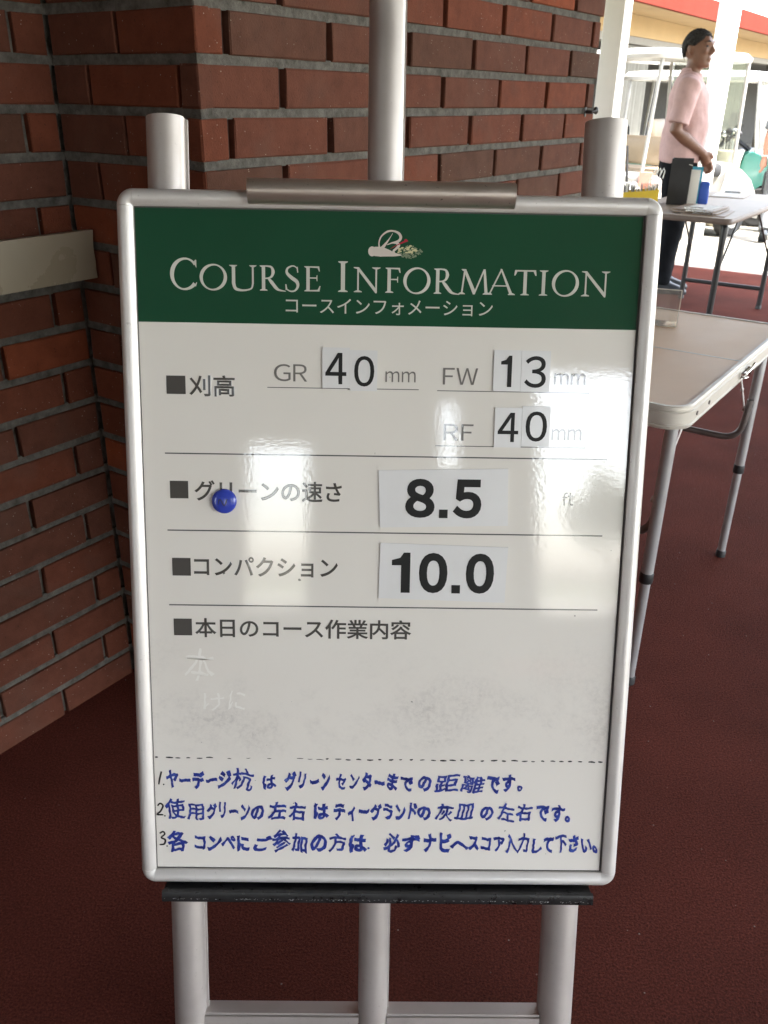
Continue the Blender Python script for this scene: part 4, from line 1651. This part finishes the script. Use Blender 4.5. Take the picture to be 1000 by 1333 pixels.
q = MB(M2)
q.tube([(.012, .234, .858), (.008, .234, .842)], .036, 16)
build(q, 'wrist_band', M['whiteplastic'], p2)

# ================================================================ white posts and the canopy beam
def post(c, w, z0, z1, label):
    Mq = T(c.x, c.y, z0)
    q = MB(T(c.x, c.y, 0) @ UVM)
    q.rbox(-w / 2, w / 2, -w / 2, w / 2, z0, z1, .008)
    q.rbox(-w / 2 - .02, w / 2 + .02, -w / 2 - .02, w / 2 + .02, z0, z0 + .06, .008)
    tag(build(q, 'white_post', M['white'], M=Mq), label, 'post', 'white square posts')


pa = Vector((1.775, 7.80, 0))
post(pa, .165, -.004, 2.84, 'white square post beside the end of the brick pier')
pb_ = Vector((3.09, 9.10, 0))
post(pb_, .165, -.115, 2.22, 'white sunlit post right behind the man')
q = MB(T(pb_.x, pb_.y, 0) @ UVM)
q.rbox(-2.9, .14, -.14, .14, 2.223, 2.55, .012)
tag(build(q, 'canopy_beam', M['white'], M=T(pb_.x, pb_.y, 2.22)), 'thick white beam resting on the sunlit post', 'beam')


# ================================================================ golf carts
def cart(P, az, body_m, label, sc=1.0, seat_m=None, rh=1.75):
    Mc = T(*P) @ RZ(PI / 2 - az) @ Matrix.Scale(sc, 4)
    r = thing('golf_cart', label, 'golf cart', T(*P) @ RZ(PI / 2 - az), 'golf carts parked on the driveway')
    seat_m = seat_m or M['beige']

    def arch(pts, y0, y1, bev=.06):
        """side outline (x,z) swept across with a narrower rounded edge"""
        cx = sum(p[0] for p in pts) / len(pts)
        cz = sum(p[1] for p in pts) / len(pts)
        sh = lambda k: [(cx + (x - cx) * k, cz + (z - cz) * k) for x, z in pts]
        rows = [[(x, y0, z) for x, z in sh(.90)], [(x, y0 + bev, z) for x, z in sh(1.0)], [(x, y1 - bev, z) for x, z in sh(1.0)], [(x, y1, z) for x, z in sh(.90)]]
        return rows
    q = MB(Mc)
    q.loft(arch([(-1.10, .30), (-1.14, .48), (-1.05, .70), (-.30, .70), (-.24, .40), (.42, .36), (.42, .28), (-1.05, .27)], -.56, .56))
    build(q, 'rear_body', body_m, r, smooth=40)
    q = MB(Mc)
    q.loft(arch([(.40, .32), (.46, .55), (.52, .82), (.60, .86), (.80, .80), (1.04, .66), (1.18, .50), (1.20, .40), (1.10, .36), (.92, .46), (.78, .46), (.64, .34)], -.54, .54, .10))
    build(q, 'front_cowl', body_m, r, smooth=50)
    q = MB(Mc)
    q.box(-1.02, 1.12, -.46, .46, .24, .285)
    q.rbox(1.16, 1.26, -.50, .50, .30, .38, .03)
    build(q, 'chassis', M['blackplastic'], r)
    q = MB(Mc)
    q.rbox(-.62, -.05, -.52, .52, .715, .80, .05)
    build(q, 'seat', seat_m, r, smooth=60)
    q = MB(Mc @ T(-.60, 0, .98) @ Matrix.Rotation(-.16, 4, 'Y'))
    q.rbox(-.045, .045, -.52, .52, -.13, .17, .04)
    build(q, 'backrest', seat_m, r, smooth=60)
    q = MB(Mc)
    for s in (-1, 1):
        q = MB(Mc)
        q.tube([(-.62, s * .54, .70), (-.58, s * .545, .92), (-.30, s * .545, .95), (-.16, s * .545, .74)], .014, 8)
        build(q, 'armrest', M['cart_post'], r)
    q = MB(Mc)
    n = 36
    def rl(kx, ky, z):
        o = []
        for i in range(n):
            t = 2 * PI * i / n
            c, s = math.cos(t), math.sin(t)
            o.append((-.18 + kx * math.copysign(abs(c) ** .35, c), ky * math.copysign(abs(s) ** .35, s), z))
        return o
    q.loft([rl(.82, .56, rh - .05), rl(.89, .61, rh - .04), rl(.90, .62, rh), rl(.85, .57, rh + .05), rl(.6, .38, rh + .07)])
    build(q, 'roof', M['cartwhite'], r, smooth=50)
    q = MB(Mc)
    for s in (-1, 1):
        for pts in ([(-.98, s * .5, .66), (-.92, s * .53, rh - .04)], [(.66, s * .50, .80), (.62, s * .52, 1.05), (.56, s * .54, rh - .04)]):
            q = MB(Mc)
            q.tube(pts, .020, 8)
            build(q, 'roof_post', M['cart_post'], r)
    q = MB(Mc)
    q.add([(.67, -.47, .85), (.67, .47, .85), (.57, .51, rh - .05), (.57, -.51, rh - .05), (.676, -.47, .852), (.676, .47, .852), (.576, .51, rh - .048), (.576, -.51, rh - .048)], [(0, 1, 2, 3), (7, 6, 5, 4), (0, 4, 5, 1), (1, 5, 6, 2), (2, 6, 7, 3), (3, 7, 4, 0)])
    build(q, 'windshield', M['windshield'], r, smooth=0)
    SWM = Mc @ T(.30, -.25, 1.00) @ Matrix.Rotation(math.radians(-52), 4, 'Y')
    q = MB(SWM)
    q.tube([(.165 * math.cos(t), .165 * math.sin(t), 0) for t in [2 * PI * k / 24 for k in range(25)]], .016, 8)
    for k in range(3):
        t = 2 * PI * k / 3 + PI / 2
        q.tube([(0, 0, -.02), (.16 * math.cos(t), .16 * math.sin(t), 0)], .014, 6)
    q.tube([(0, 0, -.01), (0.02, 0, -.30)], .025, 8)
    build(q, 'steering_wheel', M['blackplastic'], r)
    q = MB(Mc)
    q.rbox(.36, .50, -.48, .48, .70, .84, .03)
    build(q, 'dashboard', M['blackplastic'], r)
    for (x, s) in ((.80, -1), (.80, 1), (-.72, -1), (-.72, 1)):
        WMx = Mc @ T(x, s * .47, .225) @ Matrix.Rotation(PI / 2, 4, 'X')
        q = MB(WMx)
        q.lathe([(.13, -.075), (.20, -.08), (.222, -.06), (.225, 0), (.222, .06), (.20, .08), (.13, .075)], 24)
        wh = build(q, 'wheel', M['rubber'], r, smooth=40)
        q = MB(WMx)
        q.lathe([(.005, -.083), (.05, -.083), (.07, -.074), (.125, -.079), (.131, -.06), (.131, .06), (.125, .079), (.07, .074), (.05, .083), (.005, .083)], 20)
        build(q, 'rim', M['cart_post'], wh, smooth=40)
    for s in (-1, 1):
        q = MB(Mc)
        q.ell((1.10, s * .36, .585), (.045, .085, .04))
        build(q, 'headlight', M['chrome'], r)
    q = MB(Mc)
    for s in (-1, 1):
        q = MB(Mc)
        q.tube([(.40, s * .555, .33), (.455, s * .555, .56), (.52, s * .555, .85)], .022, 8)
        build(q, 'white_trim', M['cart_post'], r)
    q = MB(Mc)
    q.rbox(-1.36, -1.06, -.50, .50, .38, .42, .02)
    q.tube([(-1.10, -.42, .70), (-1.16, -.42, 1.05), (-1.16, .42, 1.05), (-1.10, .42, .70)], .015, 8)
    build(q, 'bag_rack', M['blackplastic'], r)
    return r, Mc


cA, CA = cart((2.95, 10.0, -.115), math.radians(55), M['cartwhite'], 'white golf cart with beige seat parked behind the man', .9, rh=1.95)
cB, CB = cart((3.99, 11.74, -.115), math.radians(120), M['teal'], 'teal golf cart with white roof cut off by the right picture edge', 1.0, rh=1.62)


def golf_bag(Mx, m_, label):
    r = thing('golf_bag', label, 'golf bag', Mx, 'golf bags behind the carts')
    q = MB(Mx)
    q.lathe([(.12, 0), (.135, .02), (.135, .25), (.12, .35), (.125, .55), (.14, .78), (.145, .84), (.13, .85), (.12, .80)], 16)
    q.rbox(.11, .19, -.08, .08, .12, .42, .03)
    bg = build(q, 'bag_body', m_, r, smooth=50)
    q = MB(Mx)
    q.tube([(.12, .0, .75), (.20, .0, .65), (.2, 0, .45), (.13, 0, .35)], .014, 8)
    build(q, 'carry_strap', M['blackplastic'], r)
    for k in range(6):
        a = k * 1.05
        q = MB(Mx)
        x, y = .07 * math.cos(a), .07 * math.sin(a)
        q.tube([(x * .5, y * .5, .5), (x * 1.2, y * 1.2, .98 + .03 * (k % 3))], .006, 6)
        q.ell((x * 1.2 + .03, y * 1.2, .99 + .03 * (k % 3)), (.055, .03, .04), nu=10, nv=6)
        build(q, 'golf_club', M['chrome'] if k % 2 else M['blackplastic'], r)


golf_bag(T(3.98, 10.92, -.115) @ RZ(2.0), M['cream_bag'], 'cream golf bag standing between the two carts')
golf_bag(T(4.45, 10.42, -.115) @ RZ(2.6) @ Matrix.Scale(.97, 4), M['blackplastic'], 'black golf bag standing between the two carts')

# white plastic tub with divider beside the cart
BMx = T(2.48, 9.35, -.115) @ RZ(-.3)
tb = thing('plastic_tub', 'white plastic tub with papers by the white cart', 'tub', BMx)
q = MB(BMx)
w0, w1 = .24, .29
def sq(w, d, z):
    return [(-w, -d, z), (w, -d, z), (w, d, z), (-w, d, z)]
q.loft([sq(.26, .2, 0), sq(.30, .23, .66), sq(.315, .245, .665), sq(.315, .245, .69), sq(.285, .215, .69), sq(.25, .19, .02)], cap=True)
tbw = build(q, 'tub_wall', M['whiteplastic'], tb, smooth=30)
q = MB(BMx)
q.box(-.012, .012, -.21, .21, .10, .685)
build(q, 'divider', M['whiteplastic'], tb, smooth=0)
q = MB(BMx @ T(.12, -.17, .30))
q.box(-.06, .06, -.10, .0, .0, .42)
tag(build(q, 'salmon_carton', M['salmon'], M=BMx @ T(.12, -.17, .30), smooth=0), 'salmon red carton sticking out of the white tub', 'carton')

# ================================================================ cart barn beyond the driveway
bm_ = thing('cart_barn', 'long cart shed with red fascia, cream soffit and grey lintel beyond the carts', 'building', T(*uv(18, -5.5, 0)))
FV = -5.53
q = MB(UVM)
q.box(9.0, 48, -FV + 0.0, -FV + .22, 2.03, 2.13)
build(q, 'lintel', M['lintel'], bm_, smooth=0)
q = MB(UVM)
q.box(9.0, 48, -FV - .01, -FV + .2, 2.134, 2.42)
build(q, 'band', M['bandp'], bm_, smooth=0)
q = MB(UVM)
q.box(8.8, 48.2, -FV - .80, -FV + .3, 2.424, 2.47)
build(q, 'soffit', M['soffit'], bm_, smooth=0)
q = MB(UVM)
q.box(8.7, 48.3, -FV - .88, -FV - .80, 2.39, 2.66)
build(q, 'fascia', M['red_trim'], bm_, smooth=0)
q = MB(UVM)
q.add([(8.7, -FV - .84, 2.665), (48.3, -FV - .84, 2.665), (48.3, -FV + 7, 4.1), (8.7, -FV + 7, 4.1), (8.7, -FV - .84, 2.63), (48.3, -FV - .84, 2.63), (48.3, -FV + 7, 4.06), (8.7, -FV + 7, 4.06)], [(0, 1, 2, 3), (7, 6, 5, 4), (0, 4, 5, 1), (1, 5, 6, 2), (2, 6, 7, 3), (3, 7, 4, 0)])
build(q, 'roof', M['red_trim'], bm_, smooth=0)
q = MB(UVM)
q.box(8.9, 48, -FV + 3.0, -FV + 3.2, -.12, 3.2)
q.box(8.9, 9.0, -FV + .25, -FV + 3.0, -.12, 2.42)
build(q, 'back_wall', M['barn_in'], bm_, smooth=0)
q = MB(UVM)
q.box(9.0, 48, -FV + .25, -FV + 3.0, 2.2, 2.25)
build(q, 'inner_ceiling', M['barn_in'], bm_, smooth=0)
for u0 in (17.6, 24.2, 31.0):
    q = MB(UVM)
    q.box(u0, u0 + .25, -FV + .02, -FV + .22, -.12, 2.03)
    build(q, 'column', M['lintel'], bm_, smooth=0)
for (ua, ub, lab) in ((14.35, 15.35, 'grey pleated curtain hanging open behind the left post and white cart'), (19.75, 21.5, 'grey pleated curtain hanging open right of the sunlit post'), (23.6, 24.6, 'grey pleated curtain at the far right end of the shed')):
    q = MB(UVM)
    n = int((ub - ua) / .025)
    rows = []
    for z in (2.0, 1.2, .05):
        row = []
        for i in range(n + 1):
            row.append((ua + (ub - ua) * i / n, -FV - .03 + .035 * math.sin(i * 1.1) * (1 - .15 * z), z))
        back = [(x, y + .006, z) for x, y, _ in row[::-1]]
        rows.append(row + back)
    q.loft(rows)
    cur = build(q, 'curtain', M['curtain'], M=T(*uv((ua + ub) / 2, FV, 0)))
    tag(cur, lab, 'curtain', 'curtains of the cart shed')
